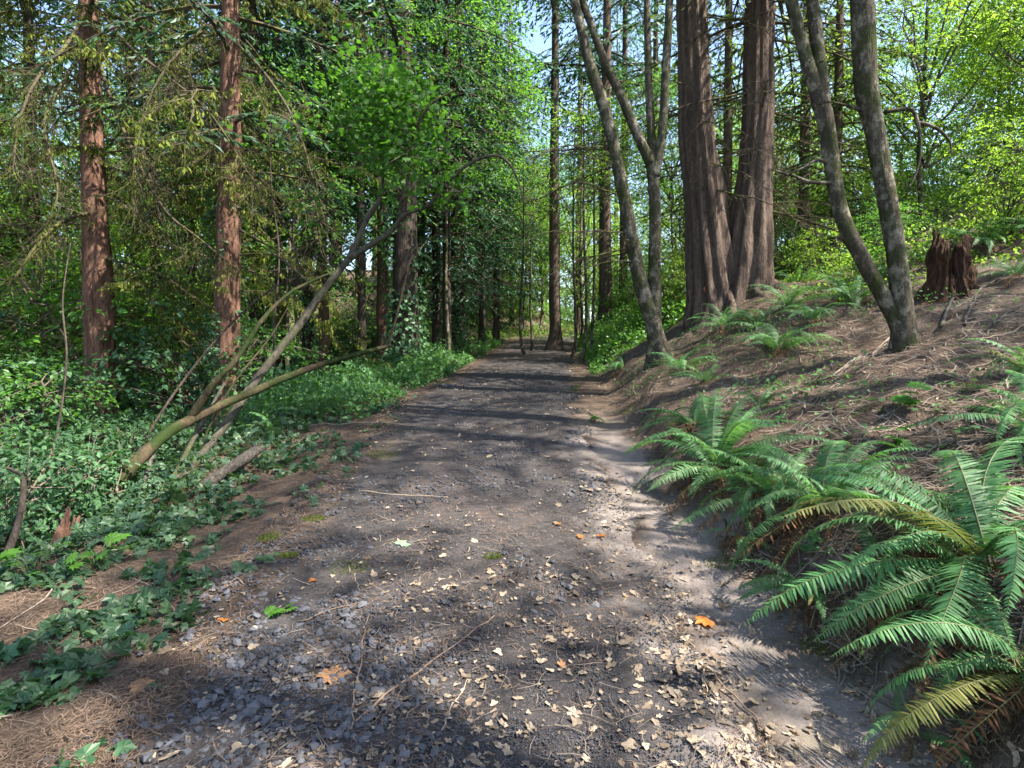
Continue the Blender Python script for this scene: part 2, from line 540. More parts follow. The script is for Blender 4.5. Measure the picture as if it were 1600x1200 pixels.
MAPLE = fan(_mp, np.array([0, -.03, 0, -.1, .0, -.08, .0, -.06, 0, -.12, 0, -.06, 0, -.08, 0, -.1, 0, -.03]))


def dry_leaf(seed):
    r = np.random.default_rng(seed)
    n = 14
    th = np.linspace(0, 2 * math.pi, n, endpoint=False)
    rad = 0.5 * (1 + 0.34 * np.cos(th * (5 if seed % 3 == 0 else 3 if seed % 2 else 2) + .3) * r.uniform(.3, 1) + r.normal(size=n) * 0.15)
    o = np.column_stack([rad * np.cos(th), rad * np.sin(th) * r.uniform(.55, .8)])
    z = 0.16 * (o[:, 1] * 2) ** 2 * r.uniform(.3, 1.4) + r.normal(size=n) * .045 + 0.2 * (o[:, 0]) ** 2 * r.uniform(-.4, 1)
    V, F = fan(o, z)
    V[0] = (0, 0, 0.0)
    return V, F


DRY = [dry_leaf(i) for i in range(8)]


def rock(seed):
    r = np.random.default_rng(seed)
    g = (1 + 5 ** .5) / 2
    V = np.array([(-1, g, 0), (1, g, 0), (-1, -g, 0), (1, -g, 0), (0, -1, g), (0, 1, g), (0, -1, -g), (0, 1, -g), (g, 0, -1), (g, 0, 1), (-g, 0, -1), (-g, 0, 1)], float) / 1.9
    F = np.array([(0, 11, 5), (0, 5, 1), (0, 1, 7), (0, 7, 10), (0, 10, 11), (1, 5, 9), (5, 11, 4), (11, 10, 2), (10, 7, 6), (7, 1, 8), (3, 9, 4), (3, 4, 2), (3, 2, 6), (3, 6, 8), (3, 8, 9), (4, 9, 5), (2, 4, 11), (6, 2, 10), (8, 6, 7), (9, 8, 1)])
    V = V * (1 + r.normal(size=(12, 1)) * .16) * np.array([1.15, .85, .6]) * r.uniform(.85, 1.15, 3)
    return V, F


ROCKS = [rock(100 + i) for i in range(7)]


def flat_frames(x, y, size, wid, tilt, rng=RNG):
    """Frames lying on the ground with random heading and some tilt."""
    K = len(x)
    n = normal_at(x, y) + rng.normal(size=(K, 3)) * np.asarray(tilt).reshape(-1, 1)
    n /= np.linalg.norm(n, axis=1)[:, None]
    a = rng.random(K) * 2 * math.pi
    d = np.stack([np.cos(a), np.sin(a), np.zeros(K)], -1)
    d = d - n * np.sum(d * n, 1)[:, None]
    return frames(d, n, size, wid, size)


# ------------------------------------------------------------------ foliage makers
def prism(p0, p1, r0, r1):
    """Many thin three-sided twigs at once: p0, p1 (K,3)."""
    K = len(p0)
    d = p1 - p0
    d /= np.linalg.norm(d, axis=1)[:, None] + 1e-9
    ref = np.where(np.abs(d[:, 2:3]) < .9, np.array([[0, 0, 1.0]]), np.array([[1.0, 0, 0]]))
    u = np.cross(d, ref)
    u /= np.linalg.norm(u, axis=1)[:, None] + 1e-9
    v = np.cross(d, u)
    ring = []
    for p, r in ((p0, r0), (p1, r1)):
        for a in (0, 2.094, 4.189):
            ring.append(p + (math.cos(a) * u + math.sin(a) * v) * np.broadcast_to(r, (K,))[:, None])
    V = np.stack(ring, 1).reshape(-1, 3)
    F = np.array([(0, 1, 4, 3), (1, 2, 5, 4), (2, 0, 3, 5)])
    return V, (F[None] + (np.arange(K) * 6)[:, None, None]).reshape(-1, 4)


def conifer_branch(mbld, base, az, L, rng, rise=0.1, droop=0.45, step=0.13, leaf=0.13, bare=0.15, keep=1.0, rad=None, twig_len=0.42):
    """One drooping bough with side sprays."""
    ax = np.array([math.cos(az), math.sin(az), 0.0])
    sd = np.array([-ax[1], ax[0], 0.0])
    t = np.linspace(0, 1, 7)
    bend = rng.normal() * .12
    pts = base + L * (t[:, None] * ax + (bend * t ** 2)[:, None] * sd)
    pts[:, 2] += L * (rise * t - droop * t ** 2 + 0.10 * t ** 4)
    r0 = (0.012 * L + 0.004) if rad is None else rad
    V, F = tube(pts, r0 * (1 - 0.85 * t), 4, cap=False)
    mbld.add(V, F, 1, rng.random())
    nt_ = max(4, int(L * (1 - bare) / step))
    tt = np.linspace(bare, 0.99, nt_) + rng.normal(size=nt_) * .01
    sg = np.where(np.arange(nt_) % 2, 1.0, -1.0)
    q = np.stack([np.interp(tt, t, pts[:, k]) for k in range(3)], -1)
    ln = L * twig_len * (1 - 0.75 * tt) * rng.uniform(.6, 1.15, nt_) + 0.08
    out = rng.uniform(.35, .75, nt_)
    d = ax * out[:, None] + sd * (sg * (1 - out * .3))[:, None]
    d[:, 2] -= rng.uniform(.1, .65, nt_)
    d /= np.linalg.norm(d, axis=1)[:, None]
    mid = q + d * (ln * .55)[:, None]
    end = mid + d * (ln * .45)[:, None] + np.array([0, 0, -1.0]) * (ln * rng.uniform(.05, .35, nt_))[:, None]
    tr = 0.0028 + 0.0012 * ln
    V, F = prism(q, mid, tr * 1.6, tr)
    mbld.add(V, F, 1, rng.random())
    V, F = prism(mid, end, tr, tr * .4)
    mbld.add(V, F, 1, rng.random())
    # sprays along each twig
    nl = np.maximum(2, (ln / (leaf * .42)).astype(int))
    idx = np.repeat(np.arange(nt_), nl)
    K = len(idx)
    w = rng.random(K)
    pos = np.where((w < .55)[:, None], q[idx] + (mid - q)[idx] * (w / .55)[:, None], mid[idx] + (end - mid)[idx] * ((w - .55) / .45)[:, None])
    dd = d[idx] + np.cross(d[idx], np.array([0, 0, 1.0])) * rng.choice([-1, 1], K)[:, None] * rng.uniform(.2, .9, K)[:, None]
    dd[:, 2] -= rng.uniform(-.05, .6, K)
    nn = np.array([0, 0, 1.0]) + rng.normal(size=(K, 3)) * .55
    if keep < 1:
        m_ = rng.random(K) < keep
        pos, dd, nn, K = pos[m_], dd[m_], nn[m_], int(m_.sum())
    sz = leaf * rng.uniform(.7, 1.5, K)
    mbld.scatter(SLIVER, pos, frames(dd, nn, sz, sz * rng.uniform(.24, .42, K), sz), 0, np.clip(rng.normal(.5, .25, K), 0, 1))


def conifer_crown(seed, h0, h1, rmax, nb, mat='conifer', leaf=0.14, step=0.15, droop=0.45, rise=.1, keep=1.0, axis_pts=None):
    rng = np.random.default_rng(seed)
    b = MB()
    hs = h0 + (h1 - h0) * np.sort(rng.random(nb)) ** 0.9
    for i, h in enumerate(hs):
        f = (h - h0) / (h1 - h0)
        L = rmax * (1 - f) ** .6 * (0.75 + 0.25 * min(1, f * 6)) * rng.uniform(.65, 1.1) + .35
        base = np.array([0, 0, h])
        if axis_pts is not None:
            base[:2] = [np.interp(h, axis_pts[:, 2], axis_pts[:, k]) for k in (0, 1)]
        conifer_branch(b, base, i * 2.4 + rng.normal() * .4, L, rng, rise + rng.normal() * .12, droop * rng.uniform(.5, 1.4), step, leaf, keep=keep)
    return b.mesh('conifer_crown', [M[mat], M['branch']])


def broad_crown(seed, centre, radii, clumps, per, leaf=0.09, mat='broad', tpl=OVATE, disc=0.4, axis_top=None, hollow=0.35):
    """Layered sprays of leaves at twig ends through an ellipsoid, with the twigs that carry them."""
    rng = np.random.default_rng(seed)
    b = MB()
    c, r = np.asarray(centre, float), np.asarray(radii, float)
    v = rand_dir(clumps, rng) * (hollow + (1 - hollow) * rng.random((clumps, 1)) ** .5)
    lump = 0.7 + 0.6 * noise(v[:, 0] * 2.2 + 9, v[:, 1] * 2.2 + 9, v[:, 2] * 2.2 + seed, seed)
    q = c + v * r * lump[:, None]
    # limbs, then the twigs that leave the nearest limb
    nl = max(5, clumps // 18)
    le = c + rand_dir(nl, rng) * r * np.array([.8, .8, .75])
    st = np.column_stack([c[0] + 0 * le[:, 0], c[1] + 0 * le[:, 0], np.maximum(c[2] - r[2] * .95, .05) + .5 * np.maximum(le[:, 2] - c[2] + r[2] * .5, 0)])
    lt = np.linspace(0, 1, 9)
    pool = []
    for k in range(nl):
        lp = st[k] + (le[k] - st[k]) * lt[:, None]
        lp[:, 2] += .18 * r[2] * np.sin(lt * math.pi) * rng.uniform(-.4, 1)
        lp += np.cumsum(rng.normal(size=(9, 3)) * .03 * r[0], 0) * lt[:, None]
        V, F = tube(lp, (.010 + .008 * r[0]) * (1 - .8 * lt), 4, cap=False)
        b.add(V, F, 1, .12)
        pool.append(lp[2:])
    pool = np.concatenate(pool)
    src = pool[np.argmin(((q[:, None, :] - pool[None]) ** 2).sum(-1) + .02 * rng.random((clumps, len(pool))), 1)]
    mid = src + (q - src) * .55 + rng.normal(size=q.shape) * .05 * np.linalg.norm(q - src, axis=1)[:, None]
    for p0, p1, a, e in ((src, mid, .011, .007), (mid, q, .007, .003)):
        V, F = prism(p0, p1, a, e)
        b.add(V, F, 1, .12)
    idx = np.repeat(np.arange(clumps), per)
    K = len(idx)
    a = rng.random(K) * 2 * math.pi
    rr = disc * np.sqrt(rng.random(K)) * rng.uniform(.6, 1.3, clumps)[idx]
    out = q - c
    out /= np.linalg.norm(out, axis=1)[:, None] + 1e-6
    tilt = np.array([0, 0, 1.0]) + out * .35 + rng.normal(size=(clumps, 3)) * .2
    tilt /= np.linalg.norm(tilt, axis=1)[:, None]
    e1 = np.cross(tilt, np.array([0.3, 1.0, 0]))
    e1 /= np.linalg.norm(e1, axis=1)[:, None]
    e2 = np.cross(tilt, e1)
    pos = q[idx] + e1[idx] * (rr * np.cos(a))[:, None] + e2[idx] * (rr * np.sin(a))[:, None] + rng.normal(size=(K, 3)) * disc * .14
    d = e1[idx] * np.cos(a)[:, None] + e2[idx] * np.sin(a)[:, None] + rng.normal(size=(K, 3)) * .45
    d[:, 2] -= .25
    n = tilt[idx] + rng.normal(size=(K, 3)) * .38
    sz = leaf * rng.uniform(.6, 1.25, K)
    b.scatter(tpl, pos, frames(d, n, sz, sz * (.75 if tpl is OVATE else 1.0), sz), 0, np.clip(rng.normal(.5, .28, K), 0, 1))
    return b.mesh('broadleaf_crown', [M[mat], M['twig']])


def bare_branch(seed, L, sub=14, droop=.35, moss=0.0, rad=.02, rise=.15):
    """A dead bough with fine hanging twigs; moss tufts when asked."""
    rng = np.random.default_rng(seed)
    b = MB()
    t = np.linspace(0, 1, 10)
    wob = np.cumsum(rng.normal(size=(10, 3)) * .035, 0)
    pts = np.column_stack([L * t, L * rng.normal() * .1 * t ** 2, L * (rise * t - droop * t ** 1.8)]) + wob * L * .35
    pts[0] = 0
    V, F = tube(pts, rad * (1 - .82 * t), 5)
    b.add(V, F, 0, .5)
    allp = [pts]
    for k in range(sub):
        f = rng.uniform(.15, .98)
        p = np.array([np.interp(f, t, pts[:, j]) for j in range(3)])
        l = L * rng.uniform(.12, .42) * (1.1 - .6 * f)
        a = rng.choice([-1, 1]) * rng.uniform(.3, 1.3)
        u = np.linspace(0, 1, 6)
        dr = rng.uniform(.1, .8)
        sp = p + np.column_stack([l * u * math.cos(a), l * u * math.sin(a), -l * dr * u ** 1.5]) + np.cumsum(rng.normal(size=(6, 3)) * .03, 0) * l
        sp[0] = p
        V, F = tube(sp, rad * .38 * (1 - .75 * u), 4, cap=False)
        b.add(V, F, 0, .5)
        allp.append(sp)
        for _ in range(rng.integers(2, 5)):
            g = rng.uniform(.2, 1)
            p2 = np.array([np.interp(g, u, sp[:, j]) for j in range(3)])
            dv = rng.normal(size=3) * .5 + np.array([math.cos(a) * .6, math.sin(a) * .6, -.7])
            V, F = prism(p2[None], (p2 + dv / np.linalg.norm(dv) * l * rng.uniform(.15, .45))[None], rad * .16, rad * .05)
            b.add(V, F, 0, .5)
    if moss > 0:
        q = np.concatenate(allp)
        K = int(moss * 260 * L)
        i = rng.integers(0, len(q) - 1, K)
        pos = q[i] + (q[np.minimum(i + 1, len(q) - 1)] - q[i]) * rng.random((K, 1)) * (np.linalg.norm(q[np.minimum(i + 1, len(q) - 1)] - q[i], axis=1) < .6)[:, None]
        pos = pos + rng.normal(size=(K, 3)) * rad * .5
        d = rng.normal(size=(K, 3)) * .4 + np.array([0, 0, -1.0])
        sz = rng.uniform(.03, .11, K)
        b.scatter(SLIVER, pos, frames(d, rand_dir(K, rng), sz, sz * .35, sz), 1, rng.random(K))
    return b.mesh('branch', [M['branch'], M['moss']], True)


def trunk_tube(pts, rad, rings, sides, mod_kind='bark', seed=0, flare=0.0, flutes=0, flute_amp=.1, h0=0.4):
    p = resample(pts, rings)
    seg = np.concatenate([[0], np.cumsum(np.linalg.norm(np.diff(p, axis=0), axis=1))])
    src = np.concatenate([[0], np.cumsum(np.linalg.norm(np.diff(np.asarray(pts, float), axis=0), axis=1))])
    r = np.interp(seg / seg[-1], src / src[-1], rad)

    def mod(th, i, c):
        h = seg[i]
        k = 1 + (fbm(np.cos(th) * 1.6 + 5, np.sin(th) * 1.6 + 5, h * 1.2, seed) - .5) * .28
        if mod_kind == 'ridged':
            g = noise(np.cos(th) * 6 + 20, np.sin(th) * 6 + 20, h * 0.9, seed + 5)
            k = k * (1 + (np.abs(g - .5) * 2 - .4) * .13)
        if mod_kind == 'bark':
            rk = np.random.default_rng(seed)
            for _ in range(12):
                a0, h1, am = rk.uniform(-3.14, 3.14), rk.uniform(0, seg[-1]), rk.uniform(-.12, .22)
                k = k * (1 + am * np.exp(-((np.mod(th - a0 + math.pi, 2 * math.pi) - math.pi) / .5) ** 2 - ((h - h1) / .07) ** 2))
            k = k * (1 + (noise(np.cos(th) * 7, np.sin(th) * 7, h * 9, seed + 7) - .5) * .09)
        if flutes:
            ph = fbm(h * .5 + 0 * th, th * 0 + 3.3, 0, seed + 9) * 2.2
            fl = np.abs(np.cos(flutes * .5 * th + ph + .9 * np.sin(th + seed)))
            k = k * (1 + flute_amp * (fl - .5) * (1 + .8 * np.exp(-np.maximum(h - h0, 0) / .8)))
        if flare:
            lobes = .5 + .5 * np.cos(5 * th + seed) * .8
            k = k * (1 + flare * np.exp(-np.maximum(h - h0, 0) / .4) * (.35 + .65 * lobes))
        return k
    return tube(p, r, sides, mod)


# ------------------------------------------------------------------ shared crowns and trunks for the standing forest
def straight_trunk(seed, h, r, mat, flare=.4, lean=.02, sides=16, rings=46):
    rng = np.random.default_rng(seed)
    z = np.array([-.4, .0, .6, 2, 4, 7, 11, 16, h])
    z = z[z <= h] if z[-2] < h else np.append(z[z < h], h)
    pts = np.column_stack([np.cumsum(rng.normal(size=len(z)) * lean), np.cumsum(rng.normal(size=len(z)) * lean), z])
    pts[:2, :2] = 0
    rad = r * np.clip(1 - np.maximum(z, 0) / (h * 1.05), .06, 1) ** .8
    V, F = trunk_tube(pts, rad, rings, sides, 'ridged', seed, flare)
    return MB().add(V, F, 0, .5).mesh('trunk', M[mat], True)


def ivy_sleeve(seed, h, r, K, leaf=.07):
    rng = np.random.default_rng(seed)
    z = h * rng.random(K) ** 1.25
    a = rng.random(K) * 2 * math.pi
    patch = noise(np.cos(a) * 2 + 4, np.sin(a) * 2 + 4, z * .8, seed)
    keep = patch > .33 + .3 * z / h
    z, a = z[keep], a[keep]
    K = len(z)
    rr = r * (1 - .5 * z / 14) + rng.random(K) * .16 + .02
    out = np.stack([np.cos(a), np.sin(a), np.zeros(K)], -1)
    pos = out * rr[:, None]
    pos[:, 2] = z
    d = rng.normal(size=(K, 3)) * .5 + np.array([0, 0, -.8]) + out * .3
    n = out + rng.normal(size=(K, 3)) * .45
    sz = leaf * rng.uniform(.6, 1.3, K)
    return MB().scatter(OVATE, pos, frames(d, n, sz, sz, sz), 0, rng.random(K)).mesh('ivy', M['ivy'])


CON = [conifer_crown(1, 2.2, 21, 3.6, 105, leaf=.17, step=.17),
       conifer_crown(2, 3.6, 24, 3.9, 110, leaf=.17, step=.17, droop=.6),
       conifer_crown(3, 1.4, 18, 3.3, 100, 'conifer_lit', leaf=.16, step=.17, droop=.5),
       conifer_crown(4, 6.0, 25, 4.0, 85, leaf=.17, step=.2, droop=.35, keep=.8),
       conifer_crown(5, 9.0, 25, 4.3, 40, leaf=.17, step=.14, droop=.4)]
BRO = [broad_crown(11, (0, 0, 6.2), (3.1, 3.1, 3.4), 290, 36, .10),
       broad_crown(12, (0, 0, 5.0), (2.9, 2.9, 3.6), 290, 36, .10, 'broad_y'),
       broad_crown(13, (0, 0, 8.2), (3.6, 3.6, 3.8), 320, 36, .11)]
SAPC = [broad_crown(14, (0, 0, 6.4), (1.0, 1.0, 1.9), 50, 22, .09), broad_crown(15, (0.2, 0, 6.8), (1.2, 1.2, 1.6), 50, 22, .09, 'broad_y')]
SHR = [broad_crown(21, (0, 0, .95), (1.1, 1.1, .95), 75, 26, .085, 'shrub', disc=.26),
       broad_crown(22, (0, 0, 1.25), (1.2, 1.2, 1.2), 90, 26, .08, 'broad', disc=.28),
       broad_crown(23, (0, 0, 1.1), (1.1, 1.1, 1.1), 90, 26, .075, 'broad_y', disc=.26),
       broad_crown(24, (0, 0, .75), (.95, .95, .75), 70, 24, .11, 'shrub', disc=.24)]
TRK = {'dark': [straight_trunk(31, 25, .30, 'darkbark'), straight_trunk(32, 22, .20, 'darkbark', .3)],
       'red': [straight_trunk(33, 24, .27, 'redwood', .5)],
       'cedar': [straight_trunk(35, 22, .30, 'cedar', .9)],
       'thin': [straight_trunk(36, 8.5, .07, 'maplebark', .3, .1, 8, 30)]}
IVS = [ivy_sleeve(41, 5.5, .33, 2600, .10), ivy_sleeve(42, 8, .24, 2600, .10)]
def shrub_stems(seed):
    rng = np.random.default_rng(seed)
    b = MB()
    for k in range(6):
        a = k * 1.05 + rng.normal() * .3
        t = np.linspace(0, 1, 5)
        e = rng.uniform(.3, .8)
        p = np.column_stack([math.cos(a) * e * t ** 1.3, math.sin(a) * e * t ** 1.3, 1.3 * t - .1])
        V, F = tube(p, .014 * (1 - .6 * t), 5)
        b.add(V, F, 0, .3)
    return b.mesh('stem', M['branch'], True)
STEM = [shrub_stems(51), shrub_stems(52)]


def tree(name, label, cat, x, y, trunk, crown, s=1.0, rz=0.0, ivy=None, group=None, wide=None, ivy_s=None):
    t = thing(name, label, cat, (x, y, H(x, y) - .03), group, (0, 0, rz))
    w = wide or s
    link('trunk', trunk, t, scale=(w, w, s))
    if crown is not None:
        link('crown', crown, t, rot=(0, 0, rz * 3), scale=(s, s, s))
    if ivy is not None:
        iv = ivy_s or w
        link('ivy', ivy, t, scale=(iv, iv, s))
    return t


def gx_at(px, d):
    return (px - 800) / FPX * d


def hero(name, label, cat, base):
    return thing(name, label, cat, base)


def part(name, parent, V, F, mat, smooth=True, tint=.5):
    o = np.array(parent.location)
    return link(name, MB().add(V, F, 0, tint).mesh(name, M[mat], smooth, o), parent)


# ------------------------------------------------------------------ hero trees
BARE = [bare_branch(61, 2.2, 16, .35, .0, .018), bare_branch(62, 2.8, 20, .5, .0, .022), bare_branch(63, 1.7, 14, .25, .0, .014),
        bare_branch(64, 2.4, 16, .45, .7, .022), bare_branch(65, 1.8, 14, .7, .9, .018), bare_branch(66, 2.9, 18, .6, .8, .024)]
DEAD = []
for i_, s in enumerate((67, 68)):
    me = bare_branch(s, 1.5, 22, .75, 0, .012)
    me.materials[0] = M['deadwood']
    DEAD.append(me)


def branches_on(root, axis_pts, specs, meshes, name='branch'):
    """specs: (height, azimuth, which, scale, tilt)."""
    o = np.array(root.location)
    for h, az, k, s, tilt in specs:
        p = np.array([np.interp(h, axis_pts[:, 2], axis_pts[:, j]) for j in (0, 1)] + [h])
        link(name, meshes[k], root, p - o, (0, tilt, az), s)


def column(pix, d, wid, up, seed, kind='ridged', flare=0.3, rings=110, sides=36, flutes=0, amp=.1, ground_in=.35):
    """Trunk polyline from photo pixels at depth d, carried on upwards to height up."""
    pts = [P(a, b, d) for a, b in pix]
    rad = [w * .5 * d / FPX for w in wid]
    base = pts[0].copy()
    base[2] = H(base[0], base[1])
    dirn = (pts[0] - pts[1]) / np.linalg.norm(pts[0] - pts[1])
    if pts[0][2] > base[2] + .05:
        pts.insert(0, base)
        rad.insert(0, rad[0] * 1.12)
    pts.insert(0, pts[0] + np.array([0, 0, -ground_in]))
    rad.insert(0, rad[0] * 1.05)
    tp = pts[-1] - pts[-2]
    tp = tp / np.linalg.norm(tp)
    n = 3
    for k in range(1, n + 1):
        f = k / n
        pts.append(pts[-1] + (tp * (1 - .5 * f) + np.array([0, 0, .5 * f])) * up / n)
        rad.append(rad[-1] * (.78 if k < n else .4))
    V, F = trunk_tube(pts, rad, rings, sides, kind, seed, flare, flutes, amp, ground_in)
    return V, F, np.asarray(pts)


rngb = np.random.default_rng(77)

# the sunlit redwood at the left edge
b_ = P(158, 690, 12)
t1 = hero('redwood_tree', 'sunlit reddish redwood trunk nearest the left edge, hung with mossy branches', 'tree', (b_[0], 12, H(b_[0], 12)))
V, F, ax1 = column([(160, 672), (158, 600), (155, 480), (148, 330), (143, 200), (139, 60)], 12, [48, 44, 40, 35, 31, 27], 14, 5, flare=.35)
part('trunk', t1, V, F, 'redwood')
branches_on(t1, ax1, [(rngb.uniform(2.2, 10.5), rngb.uniform(0, 6.28), rngb.integers(3, 6), rngb.uniform(.7, 1.25), rngb.uniform(-.25, .35)) for _ in range(48)], BARE)
link('crown', conifer_crown(91, 5.5, 20, 3.3, 46, 'conifer_lit', .15, .17, .6, axis_pts=ax1 - np.array(t1.location)), t1)

# the second redwood, with ivy
b_ = P(357, 690, 11)
t2 = hero('redwood_tree', 'shaded red-brown redwood with ivy, behind the leaning pale trunk', 'tree', (b_[0], 11, H(b_[0], 11)))
V, F, ax2 = column([(358, 680), (356, 600), (355, 480), (357, 330), (360, 200), (360, 60)], 11, [44, 39, 36, 34, 30, 26], 14, 6, flare=.3)
part('trunk', t2, V, F, 'redwood')
branches_on(t2, ax2, [(rngb.uniform(2.6, 9.5), rngb.uniform(0, 6.28), rngb.integers(3, 6), rngb.uniform(.6, 1.2), rngb.uniform(-.25, .4)) for _ in range(44)], BARE)
link('ivy', IVS[1], t2, (-.02, .02, 0), scale=(1.0, 1.0, .6))
link('crown', conifer_crown(92, 5.0, 20, 3.3, 46, 'conifer', .15, .17, .55, axis_pts=ax2 - np.array(t2.location)), t2)



def hanging_bough(root, pix, wid, seed, twigs=80, tl=.5, moss=.3):
    """A long dark bough sweeping down from the trunk, hung with fine twigs."""
    r = np.random.default_rng(seed)
    p = resample([P(a, b, d) for a, b, d in pix], 40)
    rad = np.interp(np.linspace(0, 1, 40), np.linspace(0, 1, len(wid)), wid) * .5 * 6.2 / FPX
    b = MB()
    V, F = tube(p, rad, 7)
    b.add(V, F, 0, .5)
    k = r.integers(3, 40, twigs)
    q = p[k]
    dv = r.normal(size=(twigs, 3)) * np.array([.5, .5, .35]) + np.array([.15, 0, -.75])
    dv /= np.linalg.norm(dv, axis=1)[:, None]
    l = tl * r.uniform(.4, 1.5, twigs)
    m_ = q + dv * (l * .6)[:, None]
    e = m_ + (dv + np.array([0, 0, -.5]) + r.normal(size=(twigs, 3)) * .3) * (l * .5)[:, None]
    for p0, p1, a, c in ((q, m_, .006, .004), (m_, e, .004, .0015)):
        V, F = prism(p0, p1, a, c)
        b.add(V, F, 0, .5)
    q2 = np.repeat(m_, 3, 0)
    V, F = prism(q2, q2 + (np.repeat(dv, 3, 0) + r.normal(size=q2.shape) * .6) * .22, .003, .001)
    b.add(V, F, 0, .5)
    K = int(moss * 900)
    f = r.random(K)
    kk = r.integers(0, twigs, K)
    pos = np.where((r.random(K) < .5)[:, None], p[r.integers(0, 40, K)] + r.normal(size=(K, 3)) * .015, q[kk] + (m_ - q)[kk] * f[:, None])
    sz = r.uniform(.03, .09, K)
    b.scatter(SLIVER, pos, frames(r.normal(size=(K, 3)) * .4 + np.array([0, 0, -1.0]), rand_dir(K, r), sz, sz * .3, sz), 1, r.random(K))
    link('bough', b.mesh('bough', [M['branch'], M['moss']], True, np.array(root.location)), root)


hanging_bough(t1, [(142, 30, 12), (165, 130, 11), (205, 230, 10.4), (255, 325, 10), (310, 372, 9.8), (372, 422, 9.6)], [11, 10, 9, 7, 5, 2], 1, 90)
hanging_bough(t1, [(142, 10, 12), (100, 75, 10.5), (60, 120, 9.5), (30, 190, 9), (20, 270, 8.8)], [10, 9, 7, 5, 3], 2, 80)
hanging_bough(t1, [(140, 60, 12), (110, 110, 11), (70, 190, 10), (90, 300, 9.5), (60, 380, 9.3)], [9, 8, 6, 5, 2], 3, 80, .5, .6)
hanging_bough(t1, [(143, 0, 12), (200, 70, 10.5), (262, 120, 9.8), (330, 180, 9.4), (400, 290, 9.2)], [10, 8, 7, 5, 2], 4, 95, .6)
hanging_bough(t2, [(360, 20, 11), (300, 60, 10), (245, 130, 9.4), (215, 220, 9.1), (205, 300, 9)], [9, 8, 6, 5, 2], 5, 90, .55, .7)
hanging_bough(t2, [(360, 60, 11), (410, 110, 10.4), (460, 190, 10), (490, 290, 9.8), (500, 380, 9.7)], [9, 8, 6, 4, 2], 6, 90, .55)
hanging_bough(t1, [(148, 330, 12), (100, 345, 11), (60, 380, 10.4), (20, 440, 10)], [12, 10, 7, 4], 7, 34, .4, .6)
hanging_bough(t2, [(357, 240, 11), (300, 215, 10.4), (250, 245, 10), (205, 310, 9.7)], [9, 8, 6, 3], 8, 40, .4, .8)

# the twin-trunked cedar on the bank
cb = P(1137, 500, 12)
t18 = hero('twin_cedar', 'massive twin-trunked cedar with fluted bark on the right bank', 'tree', (cb[0], 12, H(cb[0], 12)))
V, F, axl = column([(1120, 492), (1114, 440), (1108, 385), (1100, 300), (1089, 200), (1082, 66)], 12, [80, 72, 68, 56, 50, 44], 14, 3, flare=.22, rings=160, sides=80, flutes=11, amp=.16, ground_in=.9)
part('trunk', t18, V, F, 'cedar')
Vleft = V
V, F, axr = column([(1158, 488), (1162, 430), (1169, 372), (1179, 285), (1184, 180), (1186, 66)], 11.92, [84, 78, 66, 50, 45, 42], 15, 4, flare=.22, rings=160, sides=80, flutes=11, amp=.17, ground_in=.9)
part('trunk', t18, V, F, 'cedar')
o18 = np.array(t18.location)
V, F, _ = column([(1138, 490), (1138, 440), (1138, 400), (1137, 368)], 12.02, [84, 66, 46, 20], .06, 6, flare=.3, rings=60, sides=60, flutes=9, amp=.2, ground_in=.9)
part('root_collar', t18, V, F, 'cedar')
for k, (a, l, r) in enumerate([(-1.25, 1.15, .13), (-.55, 1.3, .14), (-1.9, 1.0, .12), (-2.6, 1.1, .12), (.1, 1.0, .12)]):
    t_ = np.linspace(0, 1, 12)
    cx_, cy_ = cb[0] + .05 + .35 * math.cos(a), 12 + .35 * math.sin(a)
    rx = cx_ + math.cos(a) * l * t_
    ry = cy_ + math.sin(a) * l * t_ + .12 * np.sin(t_ * 4 + k)
    rz = H(rx, ry) + .34 * (1 - t_) ** 2.4 - .035 - .10 * t_
    V, F = tube(np.column_stack([rx, ry, rz]), r * (1 - .75 * t_), 10, lambda th, i, c: 1 + .16 * np.cos(3 * th + .3 * i) + .25 * (noise(np.cos(th) * 3, np.sin(th) * 3, i * .7, 5) - .5))
    part('root', t18, V, F, 'cedar')
sp = []
for _ in range(26):
    sp.append((rngb.uniform(3.6, 9.5), rngb.uniform(0, 6.28), rngb.integers(0, 3), rngb.uniform(.6, 1.15), rngb.uniform(-.1, .4)))
branches_on(t18, axl, sp, BARE)
branches_on(t18, axr, [(rngb.uniform(3.2, 9.5), rngb.uniform(-1.5, 4.5), rngb.integers(0, 3), rngb.uniform(.7, 1.3), rngb.uniform(-.1, .4)) for _ in range(36)], BARE)
branches_on(t18, axl, [(5.0, -1.4, 0, .55, .5), (4.6, -1.1, 1, .5, .6), (5.6, -1.8, 0, .6, .4)], DEAD, 'dead_twig')
branches_on(t18, axr, [(5.4, -1.6, 1, .5, .5), (6.0, -1.2, 0, .6, .5)], DEAD, 'dead_twig')
link('crown', conifer_crown(93, 5.2, 18, 4.4, 80, 'conifer_lit', .15, .17, .55, keep=.5, axis_pts=axr - o18), t18)
